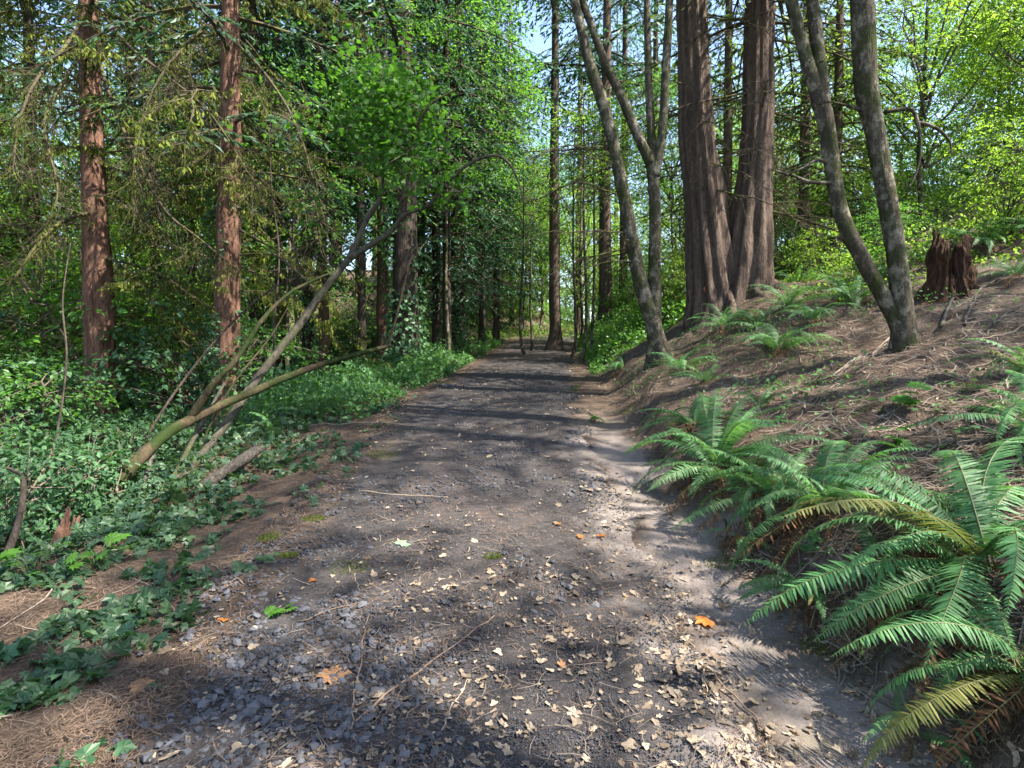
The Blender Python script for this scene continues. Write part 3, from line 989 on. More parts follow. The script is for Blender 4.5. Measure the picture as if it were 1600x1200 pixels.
# orange paint dab on the bark, facing the path
_pu = 800 + FPX * Vleft[:, 0] / Vleft[:, 1]
_pv = 560 - FPX * (Vleft[:, 2] - CAM_Z) / Vleft[:, 1]
pp = Vleft[np.argmin((_pu - 1099) ** 2 + (_pv - 455) ** 2 + 1e4 * np.maximum(Vleft[:, 1] - 11.85, 0))] + np.array([0, -.012, 0])
o_ = np.array([(math.cos(a) * .032 * (1 + .35 * math.sin(3 * a)), math.sin(a) * .06 * (1 + .3 * math.cos(2 * a + 1))) for a in np.linspace(0, 6.283, 14)[:-1]])
Vp = np.column_stack([o_[:, 0], -.004 - .0 * o_[:, 0], o_[:, 1]])
pm = MB().add(np.vstack([[[0, -.008, 0]], Vp]), np.stack([np.zeros(13, int), np.arange(13) + 1, np.roll(np.arange(13) + 1, -1)], -1)).mesh('paint_mark', M['paint'])

# two slender maples standing between path and cedar
mbse = P(1027, 560, 10.2)
t17 = hero('slender_maple', 'slender dark maple with forking stems, left of the big cedar', 'tree', (mbse[0], 10.2, H(mbse[0], 10.2)))
V, F, axA = column([(1034, 556), (1018, 500), (1000, 440), (985, 360), (972, 290), (950, 190), (925, 110), (912, 62)], 10.2, [27, 23, 22, 21, 20, 18, 17, 15], 5, 8, 'bark', .25, 70, 18)
part('stem', t17, V, F, 'maplebark')
V, F, axB = column([(1022, 556), (1023, 480), (1023, 420), (1024, 340), (1021, 280), (1017, 250)], 10.25, [23, 20, 19, 18, 17, 17], .2, 9, 'bark', .25, 50, 18)
part('stem', t17, V, F, 'maplebark')
for pix, wid, up, d in (([(1018, 256), (1004, 228), (985, 185), (966, 140), (948, 105), (932, 62)], [19, 16, 15, 14, 13, 12], 4, 10.25),
                        ([(1020, 262), (1017, 200), (1014, 140), (1012, 62)], [15, 13, 12, 11], 4, 10.28),
                        ([(1022, 275), (1032, 230), (1038, 160), (1043, 62)], [16, 15, 14, 13], 4, 10.22)):
    pts = [P(a, b, d) for a, b in pix]
    tp = (pts[-1] - pts[-2]) / np.linalg.norm(pts[-1] - pts[-2])
    pts += [pts[-1] + tp * up * .5, pts[-1] + tp * up]
    rad = [w * .5 * d / FPX for w in wid] + [.04, .015]
    V, F = trunk_tube(pts, rad, 40, 12, 'bark', 12)
    part('branch', t17, V, F, 'maplebark')
branches_on(t17, axA, [(rngb.uniform(2.9, 5.8), rngb.uniform(1.8, 4.4), rngb.integers(0, 3), rngb.uniform(.5, .9), rngb.uniform(-.3, .2)) for _ in range(16)], BARE, 'twig')
link('crown', broad_crown(95, (-.6, 0, 9.6), (2.2, 2.2, 2.0), 120, 30, .10, 'broad'), t17)

# the two-stemmed maple at the right, near the stump
mr = P(1415, 558, 7.0)
t19 = hero('forked_maple', 'mossy maple splitting near the ground, in front of the rotten stump', 'tree', (mr[0], 7.0, H(mr[0], 7.0)))
V, F, axR = column([(1414, 556), (1411, 500), (1404, 430), (1393, 350), (1378, 270), (1366, 200), (1354, 140), (1350, 62)], 7.0, [36, 30, 28, 28, 27, 28, 31, 34], 6, 14, 'bark', .35, 90, 24)
part('stem', t19, V, F, 'maplebark')
V, F, axL = column([(1404, 512), (1380, 462), (1348, 405), (1318, 345), (1304, 285), (1294, 210), (1283, 160)], 7.02, [23, 23, 23, 23, 22, 23, 25], .12, 15, 'bark', 0, 70, 20, ground_in=.0)
part('stem', t19, V, F, 'maplebark')
for pix, wid in (([(1284, 166), (1272, 130), (1262, 100), (1252, 62)], [26, 20, 19, 18]), ([(1284, 166), (1283, 130), (1280, 100), (1276, 62)], [26, 21, 20, 19])):
    pts = [P(a, b, 7.02) for a, b in pix]
    tp = (pts[-1] - pts[-2]) / np.linalg.norm(pts[-1] - pts[-2])
    pts += [pts[-1] + tp * 2.5, pts[-1] + tp * 5]
    V, F = trunk_tube(pts, [w * .5 * 7.02 / FPX for w in wid] + [.05, .02], 40, 14, 'bark', 16)
    part('branch', t19, V, F, 'maplebark')
for pix in ([(1382, 175), (1400, 172), (1425, 172), (1436, 200), (1438, 240), (1430, 275), (1415, 300)], [(1432, 192), (1450, 195), (1470, 205), (1484, 222), (1487, 240)],
            [(1345, 172), (1325, 165), (1300, 160)], [(1310, 260), (1280, 250), (1255, 262), (1225, 275)], [(1316, 285), (1270, 285), (1240, 275), (1205, 265)]):
    pts = resample([P(a, b, 7.0 - .02 * i) for i, (a, b) in enumerate(pix)], 16)
    V, F = tube(pts, np.linspace(.026, .009, 16), 6)
    part('branch', t19, V, F, 'maplebark')
link('crown', broad_crown(96, (.3, 0, 8.6), (2.4, 2.4, 1.9), 120, 30, .10, 'broad'), t19)

# leaning pale trunk with the bright maple leaves
lb = P(262, 775, 6.6)
tL = hero('leaning_maple', 'pale leaning maple trunk rising from lower left to bright green leaves', 'tree', (lb[0], 6.6, H(lb[0], 6.6)))


def limb(root, name, pix, wid, mat, seed, rings=50, sides=14, d=None):
    pts = [P(a, b, dd) for a, b, dd in pix]
    V, F = trunk_tube(pts, [w * .5 * q[2] / FPX for w, q in zip(wid, pix)], rings, sides, 'bark', seed)
    return part(name, root, V, F, mat)


limb(tL, 'trunk', [(225, 815, 6.4), (268, 765, 6.6), (340, 680, 7.0), (385, 615, 7.4), (430, 555, 7.7), (470, 505, 8.0), (505, 455, 8.2), (546, 404, 8.4)], [11, 12, 14, 14, 13, 12, 11, 10], 'palebark', 21, 70, 16)
limb(tL, 'branch', [(545, 405, 8.4), (557, 380, 8.4), (572, 345, 8.4), (590, 318, 8.4), (598, 280, 8.45), (602, 220, 8.5)], [11, 9, 8, 7, 5, 3], 'palebark', 22)
limb(tL, 'branch', [(545, 405, 8.4), (575, 385, 8.35), (610, 362, 8.3), (632, 335, 8.2), (668, 322, 8.1), (695, 290, 8.0), (730, 258, 7.9), (770, 243, 7.8), (795, 255, 7.8), (812, 290, 7.8), (818, 320, 7.8)], [10, 9, 8, 7, 6, 6, 5, 5, 4, 3, 2], 'palebark', 23)
limb(tL, 'branch', [(632, 335, 8.2), (638, 270, 8.1), (645, 215, 8.0), (672, 165, 7.9), (712, 140, 7.9)], [6, 5, 4, 4, 2], 'branch', 24)
limb(tL, 'branch', [(500, 462, 8.2), (470, 430, 8.3), (440, 405, 8.4), (410, 385, 8.5)], [5, 4, 3, 2], 'branch', 25)
rg = np.random.default_rng(5)
lv = MB()
for (cx_, cy_, rad_px, K, d0) in ((600, 120, 60, 220, 8.3), (565, 165, 50, 170, 8.4), (650, 165, 50, 200, 8.2), (610, 205, 55, 220, 8.3), (640, 235, 42, 130, 8.1), (560, 110, 32, 70, 8.4), (590, 245, 50, 120, 8.3), (545, 200, 36, 60, 8.5), (680, 250, 48, 70, 8.0), (655, 285, 45, 60, 8.1), (620, 150, 40, 120, 8.3), (720, 300, 40, 36, 7.9), (480, 330, 35, 24, 8.5), (455, 180, 40, 26, 8.7)):
    K = int(K * 1.5)
    c = P(cx_, cy_, d0)
    r = rad_px * d0 / FPX
    pos = c + rg.normal(size=(K, 3)) * np.array([r * .6, r * .75, r * .5])
    d = rg.normal(size=(K, 3)) + np.array([0, 0, -.5])
    n = np.array([0, -.15, 1.0]) + rg.normal(size=(K, 3)) * .4
    sz = rg.uniform(.045, .10, K)
    lv.scatter(MAPLE, pos, frames(d, n, sz, sz * .95, sz), 0, rg.random(K))
    q = c + rg.normal(size=(16, 3)) * r * .5
    V, F = prism(np.repeat(c[None], 16, 0), q, .004, .0015)
    lv.add(V, F, 1, .4)
link('foliage', lv.mesh('foliage', [M['maple'], M['twig']], False, np.array(tL.location)), tL)

# the moss-covered arching trunk
mo = P(150, 838, 5.6)
tM = hero('mossy_arching_trunk', 'moss-covered trunk arching low across the left slope towards the path', 'tree', (mo[0], 5.6, H(mo[0], 5.6)))
limb(tM, 'trunk', [(140, 880, 5.5), (158, 810, 5.6), (178, 765, 5.7), (215, 720, 5.9), (260, 678, 6.2), (300, 655, 6.5), (345, 633, 6.8), (395, 612, 7.2), (440, 592, 7.6), (500, 570, 8.1), (560, 553, 8.7), (610, 540, 9.2)], [22, 22, 21, 20, 18, 16, 13, 12, 11, 9, 8, 6], 'mosslog', 31, 90, 16)
limb(tM, 'branch', [(296, 656, 6.5), (318, 622, 6.5), (335, 598, 6.5), (370, 560, 6.6), (410, 500, 6.8), (450, 460, 7.0), (490, 438, 7.2), (520, 425, 7.4)], [14, 12, 10, 8, 7, 5, 4, 2], 'mosslog', 32)
limb(tM, 'branch', [(606, 541, 9.2), (618, 500, 9.2), (630, 450, 9.3), (640, 410, 9.3)], [6, 4, 3, 2], 'branch', 33)
limb(tM, 'branch', [(245, 690, 6.1), (232, 730, 6.0), (222, 760, 5.95), (210, 795, 5.9)], [7, 6, 5, 5], 'deadwood', 34)

# ------------------------------------------------------------------ poles, logs and the stump on the left slope
def lying(name, label, cat, pix, wid, mat, seed, rings=40, sides=14, taper_end=False):
    pts = [P(a, b, d) for a, b, d in pix]
    root = pts[0]
    V, F = trunk_tube(pts, [w * .5 * q[2] / FPX for w, q in zip(wid, pix)], rings, sides, 'bark', seed)
    ax_ = pts[-1] - pts[-2]
    ax_ = ax_ / np.linalg.norm(ax_)
    jg = noise(np.arange(sides) * .9, seed, 0, 3)
    V[(rings - 1) * sides:rings * sides] += ax_[None] * (jg[:, None] - .3) * wid[-1] * 1.6 * pix[-1][2] / FPX
    o = np.array([root[0], root[1], H(root[0], root[1])])
    return thing(name, label, cat, o, mesh=MB().add(V, F, 0, .5).mesh(name, M[mat], True, o))


lying('leaning_pole', 'thin pale dead pole leaning beside the mossy trunk', 'branch', [(236, 802, 5.9), (268, 752, 6.2), (300, 690, 6.6), (322, 650, 6.9), (350, 600, 7.2)], [9, 9, 8, 6, 4], 'palebark', 41)
lying('leaning_pole', 'short mossy dead pole just under the leaning maple trunk', 'branch', [(255, 796, 5.9), (290, 745, 6.1), (320, 705, 6.3), (330, 695, 6.35)], [17, 15, 12, 11], 'palebark', 42)
lying('fallen_log', 'short broken grey log with snapped end lying in the ivy', 'log', [(296, 775, 5.7), (322, 758, 5.75), (350, 738, 5.85), (380, 718, 5.95), (402, 702, 6.05)], [17, 19, 18, 19, 15], 'greylog', 43, 50, 16)
lying('fallen_log', 'mossy rotting log end half hidden under ivy, lower left', 'log', [(205, 858, 4.9), (235, 835, 5.0), (268, 812, 5.2), (290, 795, 5.3)], [16, 18, 16, 13], 'mosslog', 44)
lying('dark_sapling', 'dark bare sapling stem at the left edge below the shrubs', 'sapling', [(-10, 905, 4.6), (18, 850, 4.7), (32, 800, 4.8), (36, 750, 4.9), (20, 735, 5.0), (-5, 728, 5.1)], [14, 11, 9, 7, 5, 3], 'darkbark', 45)


for pix, w, mt, sd, lab in [
        ([(70, 760, 7.2), (92, 660, 7.4), (104, 560, 7.6), (98, 470, 7.8), (110, 380, 8.0)], [6, 5, 5, 4, 2], 'darkbark', 46, 'thin upright dark stem left of the sunlit redwood'),
        ([(205, 730, 7.6), (255, 640, 8.0), (330, 540, 8.5), (400, 470, 9.0), (470, 425, 9.4)], [7, 6, 5, 4, 2], 'darkbark', 47, 'thin dark stem sloping up behind the mossy branch'),
        ([(430, 640, 9.5), (428, 520, 9.6), (436, 400, 9.7), (425, 300, 9.8), (420, 200, 9.9)], [5, 5, 4, 3, 2], 'darkbark', 50, 'slim dark sapling right of the shaded redwood'),
        ([(300, 745, 7.0), (330, 660, 7.2), (372, 590, 7.5), (420, 530, 7.8), (450, 480, 8.0)], [6, 6, 5, 4, 2], 'mosslog', 51, 'short mossy stem under the leaning pale maple')]:
    lying('thin_stem', lab, 'sapling', pix, [q * .65 for q in w], mt, sd, 40, 8)


def jagged_stump(name, label, base, r, h, seed, mat, tall, lean=0.0, cat='stump'):
    """Hollow rotten stump: ragged outer wall, splintered rim, inner wall going down."""
    n, m = 160, 50
    rq = np.random.default_rng(seed)
    th = np.arange(n) * 2 * math.pi / n
    pl = np.floor((th / (2 * math.pi) * 23 + .35 * np.sin(th * 3)) % 23).astype(int)       # splintered staves of the shell
    stave = rq.uniform(-.30, .10, 23)[pl] + (noise(th * 14, seed, 0, 4) - .5) * .16
    rim = h * np.clip(tall(th) + stave, .15, 1.25)
    push = rq.uniform(-.10, .10, 23)[pl]
    V = []
    for i in range(m):
        f = i / (m - 1)
        z = -.25 + (rim + .25) * f
        grain = (noise(np.cos(th) * 14, np.sin(th) * 14, z * 1.6, seed + 2) - .5) * .20 + (noise(np.cos(th) * 34, np.sin(th) * 34, z * 3, seed + 3) - .5) * .09
        chunk = (fbm(np.cos(th) * 2.4 + 5, np.sin(th) * 2.4 + 5, z * 4.0, seed) - .5) * .95
        rot = -.30 * sstep(.60, .72, fbm(np.cos(th) * 3 + 1, np.sin(th) * 3 + 1, z * 4, seed + 8))
        rr = r * (1.0 + .45 * np.exp(-(z + .1) / .2) - .16 * f) * (1 + grain + chunk + push + rot)
        V.append(np.column_stack([rr * np.cos(th) + lean * z, rr * np.sin(th), z]))
    for i in range(5):
        f = i / 4
        rr = r * (.68 - .35 * f) * (1 + (fbm(np.cos(th) * 4, np.sin(th) * 4, f * 2, seed + 4) - .5) * .5)
        z = rim * (1 - f) + .1 * h * f
        V.append(np.column_stack([rr * np.cos(th) + lean * z, rr * np.sin(th), z - .02]))
    V = np.concatenate(V)
    R = m + 5
    i, j = np.meshgrid(np.arange(R - 1), np.arange(n), indexing='ij')
    F = np.stack([i * n + j, i * n + (j + 1) % n, (i + 1) * n + (j + 1) % n, (i + 1) * n + j], -1).reshape(-1, 4)
    V = np.vstack([V, [[lean * .1 * h, 0, .08 * h]]])
    T = np.stack([(R - 1) * n + np.arange(n), (R - 1) * n + (np.arange(n) + 1) % n, np.full(n, len(V) - 1)], -1)
    return thing(name, label, cat, base, mesh=MB().add(V, [F, T], 0, .5).mesh(name, M[mat], False))


sx = gx_at(1478, 8.6)
jagged_stump('rotten_stump', 'jagged red-brown rotten stump on the right slope behind the forked maple', (sx, 8.6, H(sx, 8.6)), .265, .86, 71, 'rotten',
             lambda th: .62 + .48 * np.exp(-((np.mod(th - 3.3 + math.pi, 2 * math.pi) - math.pi) / .55) ** 2) + .30 * np.exp(-((np.mod(th - .1 + math.pi, 2 * math.pi) - math.pi) / .5) ** 2))
sx = gx_at(92, 4.75)
jagged_stump('broken_snag', 'small orange-brown broken snag beside bright ivy at lower left', (sx, 4.75, H(sx, 4.75)), .075, .28, 72, 'redwood', lambda th: .6 + .5 * np.cos(th - 2.5) * .7, .25)

# ------------------------------------------------------------------ the standing forest, those one can tell apart first
NAMED = [
    # px, depth, trunk kind/index, width scale, height scale, crown, ivy, label
    (215, 17, ('dark', 1), .85, 1.0, CON[3], None, 'thin dark conifer right of the sunlit redwood'),
    (246, 15.5, ('dark', 1), .75, .9, CON[4], IVS[1], 'dark ivy-clad conifer between the two redwoods'),
    (405, 17, ('dark', 1), 1.0, 1.0, CON[3], IVS[1], 'ivy-clad dark conifer just right of the shaded redwood'),
    (440, 21, ('red', 0), .7, 1.0, CON[1], None, 'slim reddish conifer far behind the leaning pale trunk'),
    (482, 18, ('dark', 1), .9, 1.05, CON[1], IVS[1], 'ivy-covered trunk behind the crook of the leaning pale maple'),
    (507, 17, ('red', 0), .55, 1.0, CON[3], None, 'thin sunlit reddish trunk behind the mossy arching trunk'),
    (566, 16, ('dark', 1), .6, .9, CON[3], None, 'thin dark trunk over the tip of the mossy arching trunk'),
    (598, 19, ('red', 0), .72, 1.0, CON[3], None, 'sunlit reddish trunk left of the thick ivy-footed conifer'),
    (632, 16, ('dark', 0), 1.22, 1.0, CON[3], IVS[0], 'thick dark conifer with ivy-wrapped foot left of the path'),
    (682, 20, ('dark', 1), .8, .8, CON[0], IVS[0], 'dark conifer with drooping boughs next to the thick ivy-footed one'),
    (716, 22, ('dark', 0), 1.0, .9, CON[0], IVS[0], 'dark drooping conifer with pale dead twigs left of the path bend'),
    (866, 22.5, ('cedar', 0), .75, 1.0, CON[4], None, 'brown-barked cedar standing at the right of the path bend'),
    (946, 22, ('cedar', 0), .82, 1.0, CON[4], None, 'broad grey-brown cedar between path bend and slender maple'),
    (973, 25, ('cedar', 0), .6, 1.0, CON[4], None, 'narrower cedar just behind the broad grey-brown one'),
    (775, 27, ('dark', 1), .8, .85, CON[0], None, 'drooping dark conifer left of the sapling pair'),
    (752, 24, ('dark', 1), .7, .7, CON[1], None, 'lower drooping conifer beside the pale dead twigs'),
    (800, 36, ('dark', 1), .8, .8, CON[2], None, 'bluish conifer straight over the end of the path'),
    (905, 31, ('cedar', 0), .7, .9, CON[4], None, 'conifer seen between the brown-barked and grey-brown cedars'),
    (1020, 24, ('cedar', 0), .6, .8, CON[4], None, 'conifer with drooping boughs behind the slender maple'),
    (1130, 17, ('cedar', 0), .5, .75, CON[2], None, 'drooping conifer seen through the fork of the twin cedar'),
    (1300, 15, ('cedar', 0), .42, .7, CON[2], None, 'small drooping conifer behind the left stem of the forked maple'),
    (660, 23, ('dark', 1), .8, 1.0, CON[1], None, 'dark drooping conifer right of the thick ivy-footed one, farther back'),
    (700, 19, ('dark', 1), .7, 1.0, CON[1], None, 'conifer whose drooping boughs reach over the left of the far path'),
    (300, 23, ('dark', 0), .8, 1.0, CON[0], None, 'dark conifer seen in the gap between the two redwoods'),
    (60, 16, ('dark', 1), 1.0, .9, CON[2], None, 'yellow-green mossy conifer at the far left edge'),
    (1250, 17, ('cedar', 0), .5, .8, CON[2], None, 'slender conifer with fine drooping boughs right of the big cedar'),
]
for i, (px, d, (k, j), w, s, cr, iv, lab) in enumerate(NAMED):
    x = gx_at(px, d)
    nm = 'cedar_tree' if k == 'cedar' else 'redwood_tree' if k == 'red' else 'conifer_tree'
    tr_ = tree(nm, lab, 'tree', x, d, TRK[k][j], cr, s, i * 1.3, iv, None, w)
    if 'pale dead twigs left' in lab:
        for q_, (hz, az, sc_) in enumerate([(3.6, -.9, 1.5), (3.0, -.5, 1.6), (4.2, -.2, 1.4), (3.4, -1.4, 1.3), (2.6, -.7, 1.2)]):
            link('dead_twig', DEAD[q_ % 2], tr_, (0, 0, hz), (0, .25, az - i * 1.3), sc_)
for i, (px, d, lab) in enumerate([(820, 20, 'thin bare sapling pole, left one of the pair at the path bend'), (831, 22, 'thin bare sapling pole, right one of the pair at the path bend'),
                                  (893, 19, 'thin mossy sapling leaning beside the brown-barked cedar'), (908, 17.5, 'curved sapling stem rising from the bushes right of the path'), (926, 18.5, 'straight sapling stem just left of the broad grey-brown cedar')]):
    x = gx_at(px, d)
    tree('sapling', lab, 'sapling', x, d, TRK['thin'][0], SAPC[i % 2], .8 + .05 * i, i * 1.1, None, None, .75)
for px, d, j, sc_, lab in [(842, 33, 1, 1.1, 'leafy tree arching over the end of the path'), (905, 27, 1, 1.0, 'leafy tree filling the gap left of the slender maple'), (1045, 21, 2, .7, 'leafy tree right behind the slender maple stems'),
                           (700, 17.5, 2, .9, 'leafy tree rising behind the ivy-footed conifer'), (1065, 23, 1, .9, 'yellow-green leafy tree behind the left cedar trunk'),
                           (460, 15, 0, .9, 'leafy tree behind the bright maple leaves'), (90, 15, 1, .9, 'yellow-green leafy tree left of the sunlit redwood'), (290, 14.5, 1, .8, 'yellow-green leafy tree between the two redwoods')]:
    tree('broadleaf_tree', lab, 'tree', gx_at(px, d), d, TRK['thin'][0], BRO[j], sc_, px * .37)
for k in range(8):
    x, y = gx_at(736 + k * 7.0, 37), 37 + (k * 37 % 5) * .5
    tree('distant_trunk', 'one of a row of thin trunks beyond the path bend', 'tree', x, y, TRK['dark'][1], None, .8, k, None, 'row of thin trunks beyond the path bend', .5)

# the rest of the wood
rf = np.random.default_rng(909)
placed = [(gx_at(n[0], n[1]), n[1]) for n in NAMED] + [(cb[0], 12), (mr[0], 7), (mbse[0], 10.2), (ax1[0][0], 12), (ax2[0][0], 11)]


def free(x, y, r):
    return all((x - a) ** 2 + (y - b) ** 2 > r * r for a, b in placed)


def fill(n, xr, yr, kinds, group, label, name, r=2.6, smin=.8, smax=1.15, clear=2.6):
    c = 0
    for _ in range(n * 30):
        if c >= n:
            break
        x, y = rf.uniform(*xr), rf.uniform(*yr)
        if abs(side(x, y)) < clear and y < 37 or not free(x, y, r) or (y < 7 and abs(x) < 3):
            continue
        placed.append((x, y))
        k, j, cr = kinds[rf.integers(len(kinds))]
        s = rf.uniform(smin, smax)
        tree(name, label, 'tree', x, y, TRK[k][j], cr, s, rf.uniform(0, 6.28), None, group)
        c += 1


CK = [('dark', 0, CON[0]), ('dark', 0, CON[1]), ('dark', 1, CON[3]), ('red', 0, CON[3]), ('dark', 1, CON[2])]
BK = [('thin', 0, BRO[0]), ('thin', 0, BRO[1]), ('thin', 0, BRO[2])]
fill(17, (-34, -9), (20, 50), CK, 'conifers deep in the wood on the left', 'dark conifer deep in the wood on the left', 'conifer_tree')
fill(7, (-26, -11.5), (9, 19), CK, 'conifers at the left edge of view', 'conifer down the slope beyond the left edge redwood', 'conifer_tree')
fill(12, (-14, 10), (39, 60), CK, 'conifers beyond the bend', 'conifer standing beyond the path bend', 'conifer_tree')
fill(6, (10, 26), (26, 46), [('cedar', 0, CON[4]), ('cedar', 0, CON[4]), ('dark', 0, CON[2])], 'conifers up the right slope', 'conifer high on the right slope behind the cedars', 'conifer_tree')
fill(14, (-24, -5), (17, 40), BK, 'broadleaf trees on the left', 'leafy broadleaf tree among the conifers on the left', 'broadleaf_tree', 2.0)
fill(11, (-7, 9), (33, 46), BK, 'broadleaf trees at the bend', 'leafy broadleaf tree around the path bend', 'broadleaf_tree', 2.0)
fill(17, (7, 24), (13, 32), BK[:2] + BK[1:2], 'bright broadleaf trees on the right', 'sunlit yellow-green broadleaf tree on the right slope', 'broadleaf_tree', 1.8)
for x, y, sc_ in [(8.6, -1.2, 1.0), (11.8, 2.6, 1.0), (6.8, -4.4, .9), (15.5, 5.5, 1.0)]:  # unseen conifers, added so that their crowns shade the near path
    placed.append((x, y))
    tree('conifer_tree', 'unseen conifer added up the right bank to shade the path', 'tree', x, y, TRK['cedar'][0], CON[4], sc_, x * 2.1, None, 'unseen shade conifers up the right bank')
fill(3, (-16, -7), (-10, 3), [('dark', 0, CON[4])], 'conifers behind on the left', 'tall conifer down the slope on the left', 'conifer_tree', 4.0)

# understorey shrubs
def shrub(x, y, k, s, label, group=None, name='shrub'):
    t = thing(name, label, 'shrub', (x, y, H(x, y) - .02), group, (0, 0, rf.uniform(0, 6.28)), (s, s, s))
    link('stem', STEM[k % 2], t)
    link('foliage', SHR[k], t)


for px, d, k, s, lab in [(60, 6.8, 3, .9, 'broad-leaved dark green shrub at the left edge behind the dark sapling'), (150, 7.6, 0, .72, 'dense shrub at the foot of the sunlit redwood'),
                         (235, 8.2, 3, .65, 'dark glossy shrub between the sunlit redwood and the mossy trunk'), (30, 9.5, 1, 1.1, 'bright green shrub at the left edge above the dark ones'),
                         (110, 5.6, 3, .6, 'low glossy shrub beside the broken orange-brown snag'), (300, 9.2, 0, .55, 'shrub at the foot of the shaded redwood'),
                         (55, 10.2, 0, 1.4, 'tall dark shrub left of the sunlit redwood foot'), (222, 10.6, 3, 1.0, 'dark shrub right of the sunlit redwood foot'),
                         (300, 12.5, 0, 1.8, 'tall shrub behind the shaded redwood'), (420, 11.5, 1, .9, 'green shrub right of the shaded redwood'), (150, 13.5, 1, 1.9, 'tall bright shrub behind the sunlit redwood'),
                         (0, 5.4, 0, .75, 'low dark shrub cut by the lower left edge')]:
    shrub(gx_at(px, d), d, k, s, lab)
for n, xr, yr, ks, g, lab in [(26, (-16, -5.0), (12, 30), (0, 1, 3), 'undergrowth shrubs on the left', 'leafy undergrowth shrub among the trunks on the left'),
                              (26, (-34, -8), (24, 44), (0, 1, 1), 'tall thicket on the left', 'tall leafy thicket bush far back on the left'),
                              (16, (-26, -9), (8, 20), (0, 1, 2), 'undergrowth shrubs down the slope', 'leafy shrub down the slope on the far left'),
                              (26, (5.5, 17), (10, 26), (1, 2, 2), 'sunlit shrubs on the right slope', 'sunlit yellow-green shrub on the right slope'),
                              (14, (2.6, 7), (15, 30), (1, 2), 'shrubs behind the slender maple', 'bright green shrub behind the slender maple'),
                              (26, (-9, 9), (34, 44), (1, 2, 0), 'shrubs on the mound', 'green shrub on the mound beyond the bend')]:
    for _ in range(n):
        for _try in range(20):
            x, y = rf.uniform(*xr), rf.uniform(*yr)
            if abs(side(x, y)) > 2.7 or y > 37:
                break
        shrub(x, y, ks[rf.integers(len(ks))], rf.uniform(.6, 1.2) * (2.1 if 'thicket' in g else 1), lab, g)

# ------------------------------------------------------------------ the forest floor
def hit(px, py):
    """Where the line of sight through a photo pixel meets the ground."""
    d = np.linspace(1.6, 40, 4000)
    a, b = (px - 800) / FPX, -(py - 600) / FPX
    yy = math.cos(PITCH) + b * math.sin(PITCH)
    zz = -math.sin(PITCH) + b * math.cos(PITCH)
    x, z = a * d / yy, CAM_Z + zz * d / yy
    g = H(x, d)
    i = int(np.argmax(z < g)) if (z < g).any() else len(d) - 1
    return np.array([x[i], d[i], g[i]])


rs = np.random.default_rng(404)


def spread(K, s0, s1, y0, y1, ypow=1.0):
    y = y0 + (y1 - y0) * rs.random(K) ** ypow
    s = rs.uniform(s0, s1, K)
    return s + path_c(y), y


def near_y(K, y0, y1):
    """More samples close to the camera, as they show larger there."""
    u = rs.random(K)
    return 1 / (1 / y1 + (1 / y0 - 1 / y1) * u)


# gravel: the largest near stones one by one, the rest as one mass
K = 21000
y = near_y(K, 1.9, 15)
s = rs.uniform(-1.75, 1.2, K)
x = s + path_c(y)
dens = fbm(x * 1.1, y * 1.1, 0, 81, 3)
keep = (dens + .26 * np.exp(-((s + 1.0) / .5) ** 2 - ((y - 2.8) / .9) ** 2) + .12 * np.exp(-((s + .3) / .7) ** 2) * sstep(3.5, 5, y) > .50 + .25 * rs.random(K)) & (path_edge(x, y) > .25)
x, y = x[keep], y[keep]
K = len(x)
size = np.clip(rs.lognormal(math.log(.0088), .45, K), .004, .024) * np.interp(y, [2, 6, 12], [1, 1.1, 1.5])
sc = FPX * size / y
order = np.argsort(-sc)
big, rest = order[:260], order[260:]
RM = [MB().add(*r).mesh('stone', M['stone']) for r in ROCKS]
z = top(x, y)
for k in big:
    link('stone', RM[k % 7], path, (x[k], y[k], z[k] + size[k] * .22), rs.uniform(-.4, .4, 3) * np.array([1, 1, 8]), float(size[k] * 1.05))
mbx = MB()
K2 = 42000
y2 = near_y(K2, 1.9, 18)
s2 = rs.uniform(-1.7, 1.15, K2)
x2 = s2 + path_c(y2)
k2 = (fbm(x2 * 1.6, y2 * 1.6, 0, 83, 3) + .1 * np.exp(-(s2 / .7) ** 2) > .36 + .3 * rs.random(K2)) & (path_edge(x2, y2) > .4)
x2, y2 = x2[k2], y2[k2]
sz2 = rs.uniform(.003, .008, len(x2)) * np.interp(y2, [2, 6, 15], [1, 1.4, 2.4])
OCT = (np.array([[1, .1, 0], [0, 1, .1], [-.9, 0, 0], [.1, -.9, 0], [0, 0, .7], [0, .1, -.6]]), np.array([[0, 1, 4], [1, 2, 4], [2, 3, 4], [3, 0, 4], [1, 0, 5], [2, 1, 5], [3, 2, 5], [0, 3, 5]]))
mbx.scatter(OCT, np.column_stack([x2, y2, top(x2, y2) + sz2 * .2]), flat_frames(x2, y2, sz2, sz2 * .8, .4, rs), 0, np.clip(rs.normal(.4, .3, len(x2)), 0, 1))
for j in range(7):
    q = rest[rest % 7 == j]
    fr = flat_frames(x[q], y[q], size[q], size[q], .3, rs)
    mbx.scatter(ROCKS[j], np.column_stack([x[q], y[q], z[q] + size[q] * .2]), fr, 0, np.clip(rs.normal(.45, .28, len(q)), 0, 1))
link('gravel', mbx.mesh('gravel', M['stone']), kind='stuff', label='dark blue-grey crushed gravel strewn over the path', category='gravel')

# dry fallen leaves
LM = [MB().scatter(t, np.zeros((1, 3)), np.eye(3)[None], 0, .08 + .10 * i).mesh('fallen_leaf', M['dry']) for i, t in enumerate(DRY)]


